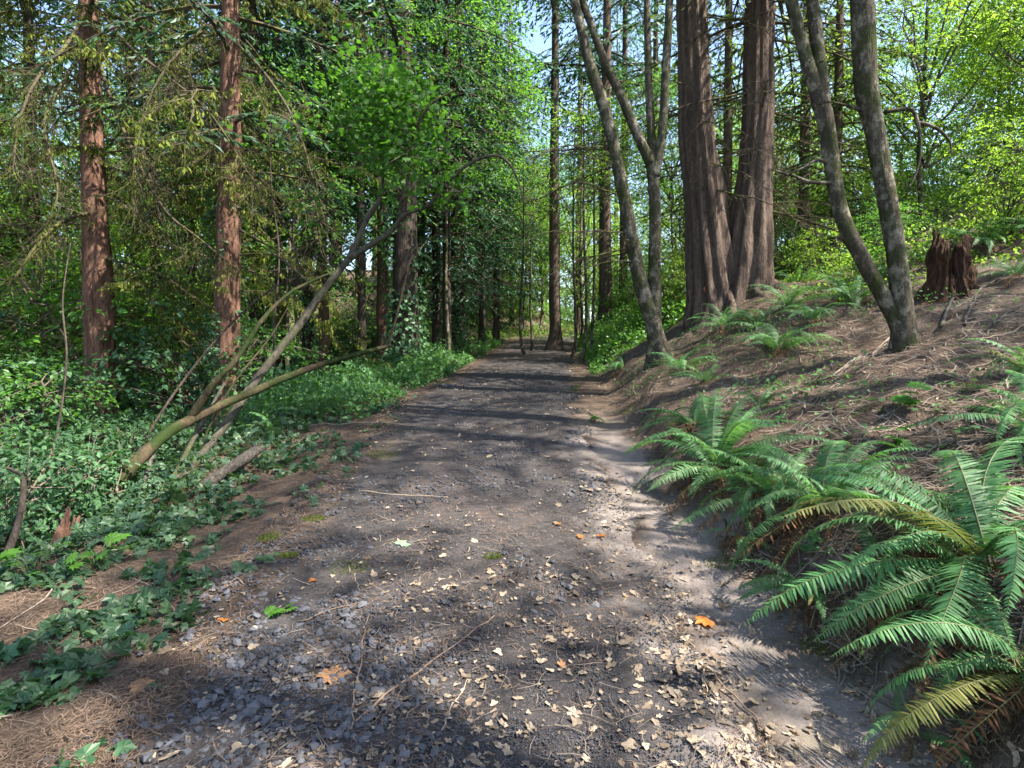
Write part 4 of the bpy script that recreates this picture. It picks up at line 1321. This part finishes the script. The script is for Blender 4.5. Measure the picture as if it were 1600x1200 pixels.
def lay(name, label, cat, me, x, y, size, rz, lift=.006, group=None, tilt=.12):
    n = normal_at(np.array([x]), np.array([y]))[0]
    n = Vector(n + rs.normal(size=3) * tilt).normalized()
    q = n.to_track_quat('Z', 'Y') @ Matrix.Rotation(rz, 3, 'Z').to_quaternion()
    o = thing(name, label, cat, (x, y, float(top(x, y)) + lift), group, mesh=me)
    o.rotation_euler = q.to_euler()
    o.scale = (size, size, size)
    return o


K = 3700
y = near_y(K, 1.9, 24)
s = np.where(rs.random(K) < .15, rs.normal(.95, .16, K), rs.uniform(-1.7, 1.5, K))
x = s + path_c(y)
keep = fbm(x * 1.3, y * 1.3, 0, 91) + .12 * (s > .5) > .38 + .22 * rs.random(K)
x, y, s = x[keep], y[keep], s[keep]
size = np.clip(rs.lognormal(math.log(.026), .42, len(x)), .011, .07) * np.interp(y, [2, 8, 20], [1, 1.15, 1.5])
order = np.argsort(-size / y)
big = order[:230]
for k in big:
    if s[k] > .6:
        lay('fallen_leaf', 'small pale dry leaf in the drift along the sandy gully', 'leaf', LM[k % 8], x[k], y[k], float(size[k]), rs.uniform(0, 6.28), group='leaf drift along the gully', tilt=.25)
    else:
        lay('fallen_leaf', 'small pale dry leaf lying on the dark gravel', 'leaf', LM[k % 8], x[k], y[k], float(size[k]), rs.uniform(0, 6.28), group='dry leaves on the gravel', tilt=.2)
rest = order[230:]
mbx = MB()
# dead leaves and chips on the bank belong to the same litter
K = 8500
y2 = near_y(K, 2.0, 15)
s2 = 1.6 + 5.5 * rs.random(K) ** 1.2
x2 = s2 + path_c(y2)
sz2 = rs.uniform(.015, .05, K)
for j in range(8):
    q = rest[rest % 8 == j]
    mbx.scatter(DRY[j], np.column_stack([x[q], y[q], top(x[q], y[q]) + .006]), flat_frames(x[q], y[q], size[q], size[q], .22, rs), 0, np.clip(rs.normal(.45, .3, len(q)), 0, 1))
    q = np.arange(j, K, 8)
    mbx.scatter(DRY[j], np.column_stack([x2[q], y2[q], H(x2[q], y2[q]) + .008]), flat_frames(x2[q], y2[q], sz2[q], sz2[q] * .8, .4, rs), 0, np.clip(rs.normal(.32, .35, len(q)), 0, 1))
link('leaf_litter', mbx.mesh('leaf_litter', M['dry']), kind='stuff', label='scattered dry leaf litter on path and bank', category='leaf litter')


def leaf_mesh(tpl, mat, tint=.5):
    return MB().scatter(tpl, np.zeros((1, 3)), np.eye(3)[None], 0, tint).mesh('fallen_leaf', M[mat])


for px, py, tpl, mat, sz, rz, lab in [
        (625, 855, MAPLE, 'paleleaf', .115, .2, 'pale green lobed leaf lying alone mid-path'),
        (505, 1066, MAPLE, 'brownleaf', .16, 2.1, 'large curled brown maple leaf, biggest on the path'),
        (488, 912, DRY[1], 'orange', .055, .4, 'small orange leaf beside bright green seedling, left on path'),
        (906, 842, DRY[3], 'orange', .06, 1.2, 'orange leaf, left one of the close pair on the path'),
        (940, 841, DRY[5], 'orange', .06, 2.6, 'orange-yellow leaf, right one of the close pair on the path'),
        (1108, 972, MAPLE, 'orange', .105, 2.5, 'rust-orange lobed leaf at the edge of the sandy gully'),
        (873, 822, DRY[2], 'orange', .04, .7, 'tiny orange leaf above the close orange pair'),
        (348, 975, DRY[4], 'orange', .055, .2, 'orange leaf in the needles at the ivy edge'),
        (205, 1082, MAPLE, 'brownleaf', .10, .9, 'brown curled leaf among ivy at lower left'),
        (878, 1045, DRY[6], 'brownleaf', .06, .4, 'tan leaf low on the right half of the path')]:
    p = hit(px, py)
    lay('fallen_leaf', lab, 'leaf', leaf_mesh(tpl, mat), p[0], p[1], sz, rz, .012, tilt=.08)

# sticks
STK = [([(548, 1145), (556, 1090), (561, 1050), (572, 985)], .0045, 'needle', 'thin bent reddish twig standing nearest the bottom edge, left of the long stick'),
       ([(556, 1132), (610, 1085), (660, 1050), (705, 1018), (745, 985), (772, 966)], .0055, 'needle', 'long thin brown stick lying diagonally across the near path'),
       ([(690, 1145), (712, 1100), (731, 1064)], .004, 'dry', 'short pale twig at the bottom edge right of the long stick'),
       ([(470, 975), (520, 955), (560, 946), (604, 942)], .004, 'needle', 'slim dark twig above the sunlit patch of leaves'),
       ([(1033, 963), (1060, 990), (1086, 1016)], .006, 'dry', 'short straight pale stick beside the rust-orange leaf'),
       ([(1098, 1040), (1102, 1070), (1108, 1098)], .004, 'needle', 'short twig in the sunny patch near the sandy gully'),
       ([(1110, 1050), (1140, 1085), (1180, 1125), (1200, 1150)], .005, 'needle', 'twig running along the gully edge to the bottom'),
       ([(545, 888), (556, 905), (562, 925)], .005, 'dry', 'tiny bent pale twig by the moss tuft'),
       ([(255, 935), (275, 965), (272, 985)], .006, 'twig', 'small crooked twig in the ivy at left'),
       ([(330, 882), (350, 895), (380, 916)], .006, 'twig', 'grey twig across needles between ivy patches'),
       ([(158, 880), (200, 872), (240, 857)], .006, 'dry', 'pale twig on the sunlit needles at left'),
       ([(455, 668), (520, 664), (600, 663), (650, 668)], .010, 'twig', 'thin pole lying at the left path edge below the fern'),
       ([(560, 770), (620, 776), (700, 779)], .007, 'dry', 'pale straight twig lying across the middle of the path'),
       ([(920, 645), (935, 655), (940, 668)], .008, 'twig', 'small twig on the bank right of the path'),
       ([(1305, 815), (1360, 800), (1420, 785), (1500, 783)], .011, 'twig', 'dark stick lying behind the large near fern'),
       ([(1190, 855), (1215, 842), (1240, 832)], .014, 'darkbark', 'short dark log piece under the middle fern'),
       ([(1132, 815), (1136, 840), (1130, 868)], .010, 'darkbark', 'dark root hanging over the gully edge'),
       ([(1395, 770), (1450, 745), (1520, 742), (1600, 735)], .016, 'darkbark', 'thick dark branch on the slope below the right edge fern'),
       ([(1280, 600), (1330, 570), (1385, 540)], .010, 'twig', 'grey twig left of the forked maple base, lower one'),
       ([(1298, 590), (1340, 560), (1392, 528)], .013, 'twig', 'grey branch left of the forked maple base, upper one'),
       ([(1470, 515), (1478, 490), (1488, 465), (1475, 462)], .022, 'deadwood', 'crooked grey root-like branch below the rotten stump'),
       ([(1508, 512), (1512, 490), (1522, 472), (1540, 462)], .018, 'deadwood', 'bare branch second from the stump on the slope'),
       ([(1552, 512), (1570, 495), (1600, 478)], .016, 'deadwood', 'pale bare branch at the right edge below the stump'),
       ([(1478, 490), (1530, 455), (1570, 430), (1612, 405)], .015, 'deadwood', 'long bare branch running up the slope right of the stump'),
       ([(1500, 540), (1550, 528), (1605, 508)], .010, 'twig', 'thin stick across the slope at the right edge'),
       ([(1345, 690), (1400, 640), (1460, 632)], .007, 'dry', 'pale twig among seedlings below the forked maple'),
       ([(1110, 640), (1150, 612), (1185, 590)], .007, 'twig', 'grey twig on the bare slope behind the gully ferns')]
for i, (pix, r, mat, lab) in enumerate(STK):
    q = np.array([hit(*p) for p in pix])
    q = resample(q, 12)
    q[:, 2] = top(q[:, 0], q[:, 1]) + r * .8 + .012 * np.abs(np.sin(np.arange(12) * 1.1 + i)) * (r > .008)
    q[1:-1] += rs.normal(size=(10, 3)) * np.array([.006, .006, .0015])
    V, F = tube(q, r * np.linspace(1, .55, 12), 7)
    thing('root' if 'dark root' in lab else 'stick', lab, 'stick', q[0], mesh=MB().add(V, F, 0, .35 + .3 * rs.random()).mesh('stick', M[mat], True, q[0]))

# needle litter
def needles(K, s0, s1, y0, y1, lo, hi, wid, seed, thr, tilt=.13):
    y = near_y(K, y0, y1)
    s = rs.uniform(s0, s1, K)
    x = s + path_c(y)
    k = fbm(x * 1.5, y * 1.5, 0, seed) > thr + .2 * rs.random(K)
    x, y = x[k], y[k]
    L = rs.uniform(lo, hi, len(x))
    fr = flat_frames(x, y, L, wid * np.interp(y, [2, 10], [1, 2.2]), tilt, rs)
    return np.column_stack([x, y, top(x, y) + .006 + .012 * rs.random(len(x))]), fr


mbx = MB()
for a in ((34000, -4.2, -1.3, 1.9, 10, .03, .09, .0022, 101, .25), (9000, -1.6, 1.3, 1.9, 8, .025, .07, .0022, 102, .42), (36000, 1.7, 7, 2.0, 13, .03, .10, .0026, 103, .28)):
    p, fr = needles(*a)
    mbx.scatter(NEEDLE, p, fr, 0, np.clip(rs.normal(.45, .28, len(p)), 0, 1))
p, fr = needles(13000, 1.7, 7.5, 2.2, 14, .06, .34, .006, 104, .25, .06)
mbx.scatter(NEEDLE, p, fr, 1, np.clip(rs.normal(.5, .3, len(p)), 0, 1))
p, fr = needles(1300, -4.2, 1.2, 2.0, 10, .05, .17, .0028, 105, .3, .04)
mbx.scatter(NEEDLE, p, fr, 1, np.clip(rs.normal(.4, .3, len(p)), 0, 1))
link('needle_litter', mbx.mesh('needle_litter', [M['needle'], M['twig']]), kind='stuff', label='reddish brown needles and twigs littering the ground', category='litter')

# moss cushions on the path
mbx = MB()
for px, py, r in ((545, 890, .10), (490, 812, .07), (420, 840, .06), (600, 712, .14), (450, 870, .05), (770, 872, .05), (1130, 880, .10), (1290, 1010, .10), (985, 640, .10), (690, 600, .15)):
    c = hit(px, py)
    K = 420
    a, rr = rs.random(K) * 6.283, r * np.sqrt(rs.random(K))
    x, y = c[0] + rr * np.cos(a) * 1.3, c[1] + rr * np.sin(a)
    d = rs.normal(size=(K, 3)) * .6 + np.array([0, 0, 1.0])
    sz = rs.uniform(.008, .02, K)
    mbx.scatter(SLIVER, np.column_stack([x, y, top(x, y) + .002]), frames(d, rand_dir(K, rs), sz, sz * .4, sz), 0, rs.random(K) * .6)
link('moss_cushions', mbx.mesh('moss_cushions', M['moss']), kind='stuff', label='small olive moss cushions on the path', category='moss')

# ------------------------------------------------------------------ ivy over the left shoulder
K = 15000
y = near_y(K, 2.0, 11)
s = -1.35 - 2.9 * rs.random(K) ** .8
x = s + path_c(y)
cover = .5 * fbm(x * 1.4, y * 1.4, 0, 111) + .5 * fbm(x * 4.5, y * 4.5, 0, 117) + .30 * sstep(-2.0, -3.0, s) * sstep(3.5, 5, y) + .10 * sstep(-1.6, -2.2, s)
keep = cover > np.interp(y, [2.2, 4.5, 6], [.585, .565, .52]) + .16 * rs.random(K)
x, y, s, cover = x[keep], y[keep], s[keep], cover[keep]
K = len(x)
size = rs.uniform(.035, .095, K)
hgt = .012 + rs.random(K) * (.025 + .16 * sstep(.55, .85, cover) * sstep(4.2, 6, y))
z = H(x, y) + hgt
ivy = thing('ground_ivy', 'dark green lobed ivy trailing over the left shoulder of the path', 'ivy', (-2.6, 4.5, float(H(-2.6, 4.5))))
o = np.array(ivy.location)
order = np.argsort(-size / y)
IM = []
for k in range(5):
    IM.append(MB().scatter(IVY, np.zeros((1, 3)), np.eye(3)[None], 0, .15 + .16 * k).mesh('leaf', M['ivy']))
for k in order[:290]:
    n = Vector(rs.normal(size=3) * .32 + np.array([.05, -.15, 1])).normalized()
    q = n.to_track_quat('Z', 'Y') @ Matrix.Rotation(rs.uniform(0, 6.28), 3, 'Z').to_quaternion()
    link('leaf', IM[k % 5], ivy, np.array([x[k], y[k], z[k]]) - o, q.to_euler(), float(size[k]))
q = order[290:]
n = rs.normal(size=(len(q), 3)) * .38 + np.array([.05, -.1, 1])
d = rs.normal(size=(len(q), 3))
mbx = MB().scatter(IVY, np.column_stack([x[q], y[q], z[q]]) - o, frames(d, n, size[q], size[q], size[q]), 0, np.clip(rs.normal(.42, .26, len(q)), 0, 1))
g0 = np.column_stack([x[q], y[q], H(x[q], y[q])]) - o
V, F = prism(g0 + rs.normal(size=g0.shape) * .015, np.column_stack([x[q], y[q], z[q]]) - o, .0016, .0012)
mbx.add(V, F, 1, .4)
for k in range(34):
    a = rs.integers(0, len(x))
    c0, dr = np.array([x[a], y[a]]), rs.uniform(0, 6.28)
    u_ = np.linspace(0, rs.uniform(.5, 1.3), 14)
    hd = dr + np.cumsum(rs.normal(size=14) * .18)
    rx, ry = c0[0] + np.cumsum(np.cos(hd)) * u_[-1] / 14, c0[1] + np.cumsum(np.sin(hd)) * u_[-1] / 14
    V, F = tube(np.column_stack([rx, ry, H(rx, ry) + .008 + .012 * rs.random(14)]) - o, np.linspace(.004, .002, 14), 5)
    link('runner', MB().add(V, F, 0, rs.random()).mesh('runner', M['twig'], True), ivy)
link('leaf_mass', mbx.mesh('leaf_mass', [M['ivy'], M['fern_stem']]), ivy, kind='stuff')

# ------------------------------------------------------------------ leafy undergrowth either side of the far path
def herbs(name, label, K, s0, s1, y0, y1, hmax, mat, seed, thr=.3, leaf=(.04, .10)):
    y = rs.uniform(y0, y1, K)
    s = s0 + (s1 - s0) * rs.random(K)
    x = s + path_c(y)
    e = np.minimum(np.abs(s - s0), np.abs(s - s1)) / (.5 * abs(s1 - s0))
    lump = fbm(x * 1.1, y * 1.1, 0, seed)
    keep = lump + .15 * np.minimum(e * 2, 1) > thr + .2 * rs.random(K)
    x, y, lump, e = x[keep], y[keep], lump[keep], e[keep]
    K = len(x)
    hh = hmax * np.minimum(1, .25 + e * 2.2) * (.1 + 1.5 * sstep(.25, .75, lump))
    z = H(x, y) + hh * rs.random(K) ** .55
    n = rs.normal(size=(K, 3)) * .45 + np.array([0, -.1, 1])
    sz = rs.uniform(*leaf, K)
    b = MB().scatter(OVATE, np.column_stack([x, y, z]), frames(rs.normal(size=(K, 3)), n, sz, sz * .85, sz), 0, np.clip(rs.normal(.5, .27, K), 0, 1))
    q = rs.random(K) < .05
    p1 = np.column_stack([x[q], y[q], z[q]])
    p0 = p1 + rs.normal(size=p1.shape) * .06
    p0[:, 2] = H(p0[:, 0], p0[:, 1]) - .02
    V, F = prism(p0, p1, .003, .0015)
    b.add(V, F, 1, .0)
    link(name, b.mesh(name, [M[mat], M['fern_stem']]), kind='stuff', label=label, category='undergrowth')


herbs('undergrowth', 'low leafy green undergrowth along the left of the path', 34000, -5.4, -1.7, 8.2, 27, .5, 'herb', 121, .28, (.035, .11))
herbs('undergrowth', 'bright leafy undergrowth right of the path below the cedars', 15000, 1.55, 4.6, 13.5, 27, .55, 'broad', 122, .22)
herbs('undergrowth', 'sunlit leafy ground cover on the upper right slope', 22000, 5.2, 14, 9.5, 24, .40, 'broad_y', 123, .30)
herbs('undergrowth', 'leafy ground cover down the left slope among trunks', 26000, -15, -4.6, 5.5, 24, .6, 'shrub', 124, .30)
herbs('undergrowth', 'leafy cover on the rising ground far back on the left', 15000, -26, -4.5, 25, 46, 1.3, 'broad', 126, .25, (.10, .24))
herbs('undergrowth', 'sparse tiny seedlings and clover patches on the right bank', 5200, 1.9, 6.8, 3.5, 12, .14, 'herb', 127, .50, (.02, .055))
herbs('undergrowth', 'dry weeds and herbs at the foot of the mound', 5000, -4.5, 3, 28, 36, .4, 'broad_y', 125, .35)

# ------------------------------------------------------------------ ferns
def frond_mesh(seed, e0, bend, mat, pairs=46, droop=.25, sparse=1.0, stem=True):
    rng = np.random.default_rng(seed)
    t = np.linspace(0, 1, 40)
    ang = e0 - bend * t ** 1.25
    p = np.column_stack([np.cumsum(np.cos(ang)), np.cumsum(np.zeros(40)), np.cumsum(np.sin(ang))]) / 40
    p -= p[0]
    p[:, 1] += rng.normal() * .13 * t ** 2 + .015 * np.sin(t * 5 + seed)
    b = MB()
    u = np.linspace(.10, .985, pairs)
    c = np.stack([np.interp(u, t, p[:, k]) for k in range(3)], -1)
    a = np.interp(u, t, ang)
    T = np.column_stack([np.cos(a), np.zeros(pairs), np.sin(a)])
    Nn = np.column_stack([-np.sin(a), np.zeros(pairs), np.cos(a)])
    prof = np.interp(u, [.1, .2, .35, .6, .8, .93, 1], [.045, .085, .100, .092, .062, .030, .008])
    roll = np.interp(u, [0, .5, 1], rng.normal(size=3) * .32)
    for sg in (-1, 1):
        sw = np.interp(u, [.1, .5, 1], [.05, .25, .8]) + rng.normal(size=pairs) * .11 + rng.normal() * .08
        S = np.array([0, sg, 0.0])[None] * np.cos(roll)[:, None] + Nn * (np.sin(roll) * sg)[:, None]
        d = S * np.cos(sw)[:, None] + T * np.sin(sw)[:, None] - Nn * droop * (rng.uniform(.2, 1.7, pairs) * rng.uniform(.6, 1.5))[:, None]
        n = Nn + rng.normal(size=(pairs, 3)) * .18 + S * .1
        L = prof * rng.uniform(.78, 1.1, pairs) * np.where(rng.random(pairs) < .04, .45, 1)
        k = rng.random(pairs) < sparse
        tpl = (np.array([[0, -.35, 0], [0, .35, .0], [.5, .42, -.02], [.5, -.42, -.02], [1, 0, -.12]]), np.array([[0, 3, 2], [0, 2, 1], [3, 4, 2]]))
        b.scatter(tpl, c[k], frames(d, n, L, .0128 * np.minimum(1, L / .05) * 46 / max(pairs, 46) * 1.12 + .0025, L)[k], 0, np.clip(rng.normal(.5, .22, int(k.sum())), 0, 1))
    st = MB()
    V, F = tube(p[::3], np.interp(t[::3], [0, 1], [.0042, .0010]), 5, cap=False)
    if stem:
        b.add(V, F, 1, .5)
        return b.mesh('frond', [M[mat], M['fern_stem']]), None
    st.add(V, F, 0, .5)
    return b.mesh('frond', M[mat]), st.mesh('rachis', M['fern_stem'] if mat == 'fern' else M[mat], True)


FR_FAR = [frond_mesh(130 + i, e, bd, 'fern', 38)[0] for i, (e, bd) in enumerate([(1.25, 1.7), (1.0, 1.6), (.75, 1.3), (.5, 1.2), (1.1, 2.1)])]
FR_NEAR = [frond_mesh(140 + i, e, bd, 'fern', 66, stem=False) for i, (e, bd) in enumerate([(1.25, 1.5), (1.05, 1.9), (.85, 1.5), (.6, 1.3), (1.15, 2.3), (.4, 1.1), (.75, 1.9), (.95, 1.2), (.7, 1.1), (1.0, 2.5), (.55, 1.7), (1.2, 1.9), (.3, .8), (.9, 2.1)])]
M['fern_old'] = leaf_mat('fern_old', (0.10, 0.125, 0.030), (0.20, 0.185, 0.055), (0.25, 0.30, 0.05), 0.3, 0.6, 0.25, 0.3)
FR_OLD = []
for k in (2, 5, 7, 10):
    fm = FR_NEAR[k][0].copy()
    fm.materials[0] = M['fern_old']
    FR_OLD.append((fm, FR_NEAR[k][1]))
FR_DEAD = [frond_mesh(150 + i, e, bd, 'fern_dead', 34, .7, .75)[0] for i, (e, bd) in enumerate([(.2, 1.0), (-.1, .8), (.4, 1.6), (-.4, .5)])]


def fern(label, x, y, size, n, near=False, dead=6, bias=None, spread_=math.pi, group=None, low=False):
    f = thing('sword_fern', label, 'fern', (x, y, float(H(x, y)) + .01), group, (0, 0, 0))
    nn = normal_at(np.array([x]), np.array([y]))[0]
    for i in range(n):
        az = rs.uniform(-math.pi, math.pi) if bias is None else bias + rs.uniform(-1, 1) * spread_
        s = size * rs.uniform(.72, 1.12)
        tilt = -.35 * math.atan2(nn[0] * math.cos(az) + nn[1] * math.sin(az), 1) * -1 + rs.normal() * .08
        base = (rs.normal() * .03 * size, rs.normal() * .03 * size, 0)
        if near:
            k = rs.integers(2, len(FR_NEAR)) if low else rs.integers(len(FR_NEAR))
            fm, rm = FR_NEAR[k] if rs.random() > .1 else FR_OLD[k % 4]
            fo = link('frond', fm, f, base, (rs.normal() * .12, tilt, az), float(s))
            link('rachis', rm, fo)
        else:
            link('frond', FR_FAR[rs.integers(len(FR_FAR))], f, base, (rs.normal() * .12, tilt, az), float(s))
    for i in range(int(dead * 1.5) if near else dead):
        az = rs.uniform(-math.pi, math.pi) if bias is None else bias + rs.uniform(-1, 1) * 1.7
        link('dead_frond', FR_DEAD[i % 4], f, (0, 0, .03), (rs.normal() * .3, .25 * nn[0] * math.cos(az) + .1, az), float(size * rs.uniform(.5, .95)))
    return f


for px, py, size, n, near, dead, bias, spr, lab in [
        (1120, 735, 1.0, 36, True, 16, None, 3.1, 'full sword fern with red-brown skirt overhanging the upper sandy gully'),
        (1085, 668, .78, 20, True, 8, None, 3.1, 'sword fern behind the one overhanging the upper gully'),
        (1205, 775, .78, 20, True, 8, None, 3.1, 'sword fern filling the bank between the upper and middle gully ferns'),
        (1290, 800, .95, 24, True, 14, 3.0, 2.7, 'middle sword fern of the gully bank, beside the dark log piece'),
        (1535, 890, 1.15, 28, True, 18, 3.1, 2.4, 'largest sword fern with long arching fronds at the right'),
        (1612, 1085, .78, 15, True, 12, 2.9, 2.2, 'sword fern in the lower right corner'),
        (1270, 935, .48, 9, True, 14, -2.4, 1.7, 'small fern hanging low on the bank over the sandy gully'),
        (1640, 700, .85, 14, True, 6, 3.0, 1.6, 'fern at the right edge above the largest one'),
        (1165, 850, .42, 7, True, 10, -2.2, 1.4, 'small drooping fern under the middle gully fern'),
        (1420, 1150, .40, 6, True, 4, None, 3.1, 'small fern tip at the bottom edge beside the gully'),
        (1620, 600, .75, 12, True, 3, 3.1, 1.3, 'pale-lit fern reaching in from the right edge, uppermost'),
        (1132, 512, .85, 18, False, 4, None, 3.1, 'sword fern at the foot of the twin cedar'),
        (1215, 550, .88, 18, False, 14, None, 3.1, 'sword fern with red dead skirt on the slope below the twin cedar'),
        (1065, 582, .72, 16, False, 5, None, 3.1, 'sword fern right of the slender maple base'),
        (972, 578, .62, 13, False, 4, 2.6, 2.0, 'small fern leaning over the path left of the slender maple'),
        (1232, 482, .9, 18, False, 8, None, 3.1, 'sword fern against the right flank of the twin cedar'),
        (1330, 475, 1.0, 20, False, 16, None, 3.1, 'large fern with rusty dead fronds left of the forked maple'),
        (1530, 385, 1.15, 20, False, 4, None, 3.1, 'big upright fern high on the slope behind the stump'),
        (1180, 512, .75, 14, False, 3, None, 3.1, 'fern between twin cedar roots and the rusty-skirted fern'),
        (1275, 505, .8, 16, False, 6, None, 3.1, 'fern midway between the cedar and the forked maple'),
        (1105, 600, .6, 13, False, 8, None, 3.1, 'fern low on the bank between slender maple and gully ferns'),
        (1375, 440, .8, 14, False, 6, None, 3.1, 'fern just behind the forked maple stems'),
        (1190, 640, .5, 10, False, 8, None, 3.1, 'small fern alone on the bare mid slope'),
        (490, 655, .85, 18, False, 14, None, 3.1, 'sword fern with dead fronds on the left path shoulder'),
        (545, 622, .75, 14, False, 6, None, 3.1, 'sword fern just behind the left shoulder fern'),
        (425, 680, .6, 11, False, 4, None, 3.1, 'fern at the end of the broken grey log'),
        (605, 592, .7, 12, False, 3, None, 3.1, 'fern in the undergrowth below the mossy trunk tip')]:
    p = hit(min(px, 1598), min(py, 1195))
    if px > 1598:
        p = np.array([p[0] * px / 1598 + (px - 1598) / FPX * p[1] * .5, p[1], 0])
    fern(lab, p[0], p[1], size, n, near, dead, bias, spr)
for n, x0, x1, y0, y1, lab, g in ((9, 2.4, 4.6, 13.5, 20, 'green fern in the bushes right of the far path', 'ferns right of the far path'),
                                  (16, 4.8, 9.5, 9.8, 15, 'sunlit fern on the slope behind the twin cedar', 'ferns behind the twin cedar'),
                                  (6, -5, -2.8, 9, 15, 'fern in the left undergrowth', 'ferns in the left undergrowth'),
                                  (4, 6.4, 9, 6.6, 9, 'fern on the upper slope near the right edge', 'ferns near the right edge')):
    for _ in range(n):
        x, y = rs.uniform(x0, x1), rs.uniform(y0, y1)
        fern(lab, x, y, rs.uniform(.55, .9), 12, False, 4, group=g)

# ------------------------------------------------------------------ broad-leaved seedlings on the bank
SEEDM = [MB().scatter(t, np.zeros((1, 3)), np.eye(3)[None], 0, .5 + .15 * i).mesh('leaf', M['herb' if i else 'maple']) for i, t in enumerate((MAPLE, IVY, OVATE))]
SEEDM.append(MB().scatter(MAPLE, np.zeros((1, 3)), np.eye(3)[None], 0, .7).mesh('leaf', M['maple']))


def seedling(label, px, py, n, leaf, spread_, kind, h=.10):
    p = hit(px, py)
    f = thing('seedling', label, 'seedling', p)
    b = MB()
    for k in range(n):
        a, r = rs.uniform(0, 6.28), spread_ * math.sqrt(rs.random())
        e = np.array([r * math.cos(a), r * math.sin(a), h * rs.uniform(.5, 1.2)])
        e[2] += float(H(p[0] + e[0], p[1] + e[1]) - p[2])
        V, F = tube(np.array([[0, 0, -.01], e * np.array([.4, .4, .7]), e]), np.array([.003, .002, .0015]), 4)
        b.add(V, F, 0, .4)
        nrm = Vector(rs.normal(size=3) * .25 + np.array([-.1, -.15, 1])).normalized()
        q = nrm.to_track_quat('Z', 'Y') @ Matrix.Rotation(rs.uniform(0, 6.28), 3, 'Z').to_quaternion()
        link('leaf', SEEDM[kind], f, e, q.to_euler(), leaf * rs.uniform(.7, 1.2))
    link('stem', b.mesh('stem', M['fern_stem'], True), f)


for px, py, n, lf, sp_, kd, h, lab in [
        (1400, 700, 9, .11, .10, 0, .12, 'bright green lobed seedling clump in the middle of the bank'),
        (1395, 745, 12, .06, .13, 2, .08, 'round-leaved seedling patch just below the bright lobed clump'),
        (1430, 640, 5, .15, .07, 0, .16, 'tall broad-leaved seedling below the forked maple'),
        (1460, 655, 12, .055, .20, 2, .08, 'small round-leaved seedlings right of the tall broad-leaved one'),
        (1350, 645, 10, .055, .18, 1, .07, 'bright low seedlings left of the tall broad-leaved one'),
        (1320, 690, 11, .06, .17, 2, .08, 'seedling cluster behind the middle gully fern'),
        (1490, 690, 9, .07, .20, 2, .08, 'dark seedlings above the largest fern'),
        (1550, 645, 6, .06, .08, 3, .08, 'yellowish seedling near the right edge fern'),
        (1270, 600, 8, .06, .15, 1, .06, 'small ivy-like seedlings on the bare slope'),
        (1250, 615, 7, .055, .12, 1, .06, 'low ivy sprig left of the bare slope seedlings'),
        (1270, 870, 8, .075, .12, 1, .07, 'ivy sprig clinging to the bank above the gully'),
        (440, 960, 6, .055, .06, 3, .03, 'tiny bright green seedling on the left of the path'),
        (930, 660, 7, .08, .10, 3, .08, 'small bright plant at the right path edge by the bank'),
        (150, 890, 8, .10, .22, 3, .14, 'bright green lobed leaves beside the broken snag'),
        (50, 905, 7, .11, .22, 3, .14, 'pale lobed leaves at the left edge below the dark sapling'),
        (900, 612, 7, .06, .10, 3, .10, 'little leafy sprig at the path edge below the slender maple'),
        (1300, 640, 10, .06, .2, 2, .07, 'seedling scatter right of the small mid-slope fern'),
        (1510, 600, 10, .06, .25, 1, .07, 'seedlings on the slope right of the forked maple base'),
        (1370, 600, 9, .05, .2, 2, .06, 'low seedlings just below the forked maple roots'),
        (1220, 660, 8, .06, .15, 1, .07, 'ivy seedlings behind the gully ferns'),
        (1560, 770, 7, .08, .12, 2, .08, 'leafy sprig behind the largest fern at right')]:
    seedling(lab, px, py, n, lf, sp_, kd, h)
# orange paint dab
link('paint_mark', pm, t18, pp - o18, label='small orange paint dab on the bark')

# ------------------------------------------------------------------ tell the trees and ferns of a group apart by their order in view
ORD = 'leftmost second third fourth fifth sixth seventh eighth ninth tenth eleventh twelfth thirteenth fourteenth fifteenth sixteenth seventeenth eighteenth nineteenth twentieth twenty-first twenty-second twenty-third twenty-fourth twenty-fifth twenty-sixth'.split()
for g, what in [('conifers deep in the wood on the left', 'dark conifers deep in the left wood'), ('conifers at the left edge of view', 'conifers down the slope beyond the sunlit redwood'),
                ('conifers beyond the bend', 'conifers beyond the path bend'), ('conifers up the right slope', 'conifers high behind the right cedars'),
                ('broadleaf trees on the left', 'leafy broadleaf trees in the left wood'), ('broadleaf trees at the bend', 'leafy broadleaf trees around the path bend'),
                ('bright broadleaf trees on the right', 'yellow-green broadleaf trees on the right slope'), ('row of thin trunks beyond the path bend', 'thin trunks in the row beyond the bend'),
                ('undergrowth shrubs on the left', 'leafy shrubs among the left trunks'), ('tall thicket on the left', 'tall thicket bushes far back on the left'), ('undergrowth shrubs down the slope', 'leafy shrubs down the far left slope'),
                ('sunlit shrubs on the right slope', 'yellow-green shrubs on the right slope'), ('shrubs behind the slender maple', 'bright shrubs behind the slender maple'), ('shrubs on the mound', 'green shrubs on the mound beyond the bend'),
                ('ferns right of the far path', 'green ferns right of the far path'), ('ferns behind the twin cedar', 'sunlit ferns behind the twin cedar'),
                ('ferns in the left undergrowth', 'ferns in the left undergrowth'), ('ferns near the right edge', 'ferns on the upper slope near the right edge')]:
    obs = [o for o in SC.objects if o.get('group') == g and o.parent is None]
    obs.sort(key=lambda o: o.location.x / max(o.location.y, .1))
    for k, o in enumerate(obs[:26]):
        o['label'] = f'{ORD[k]} of the {what}' if k == 0 else f'{ORD[k]} from the left of the {what}'
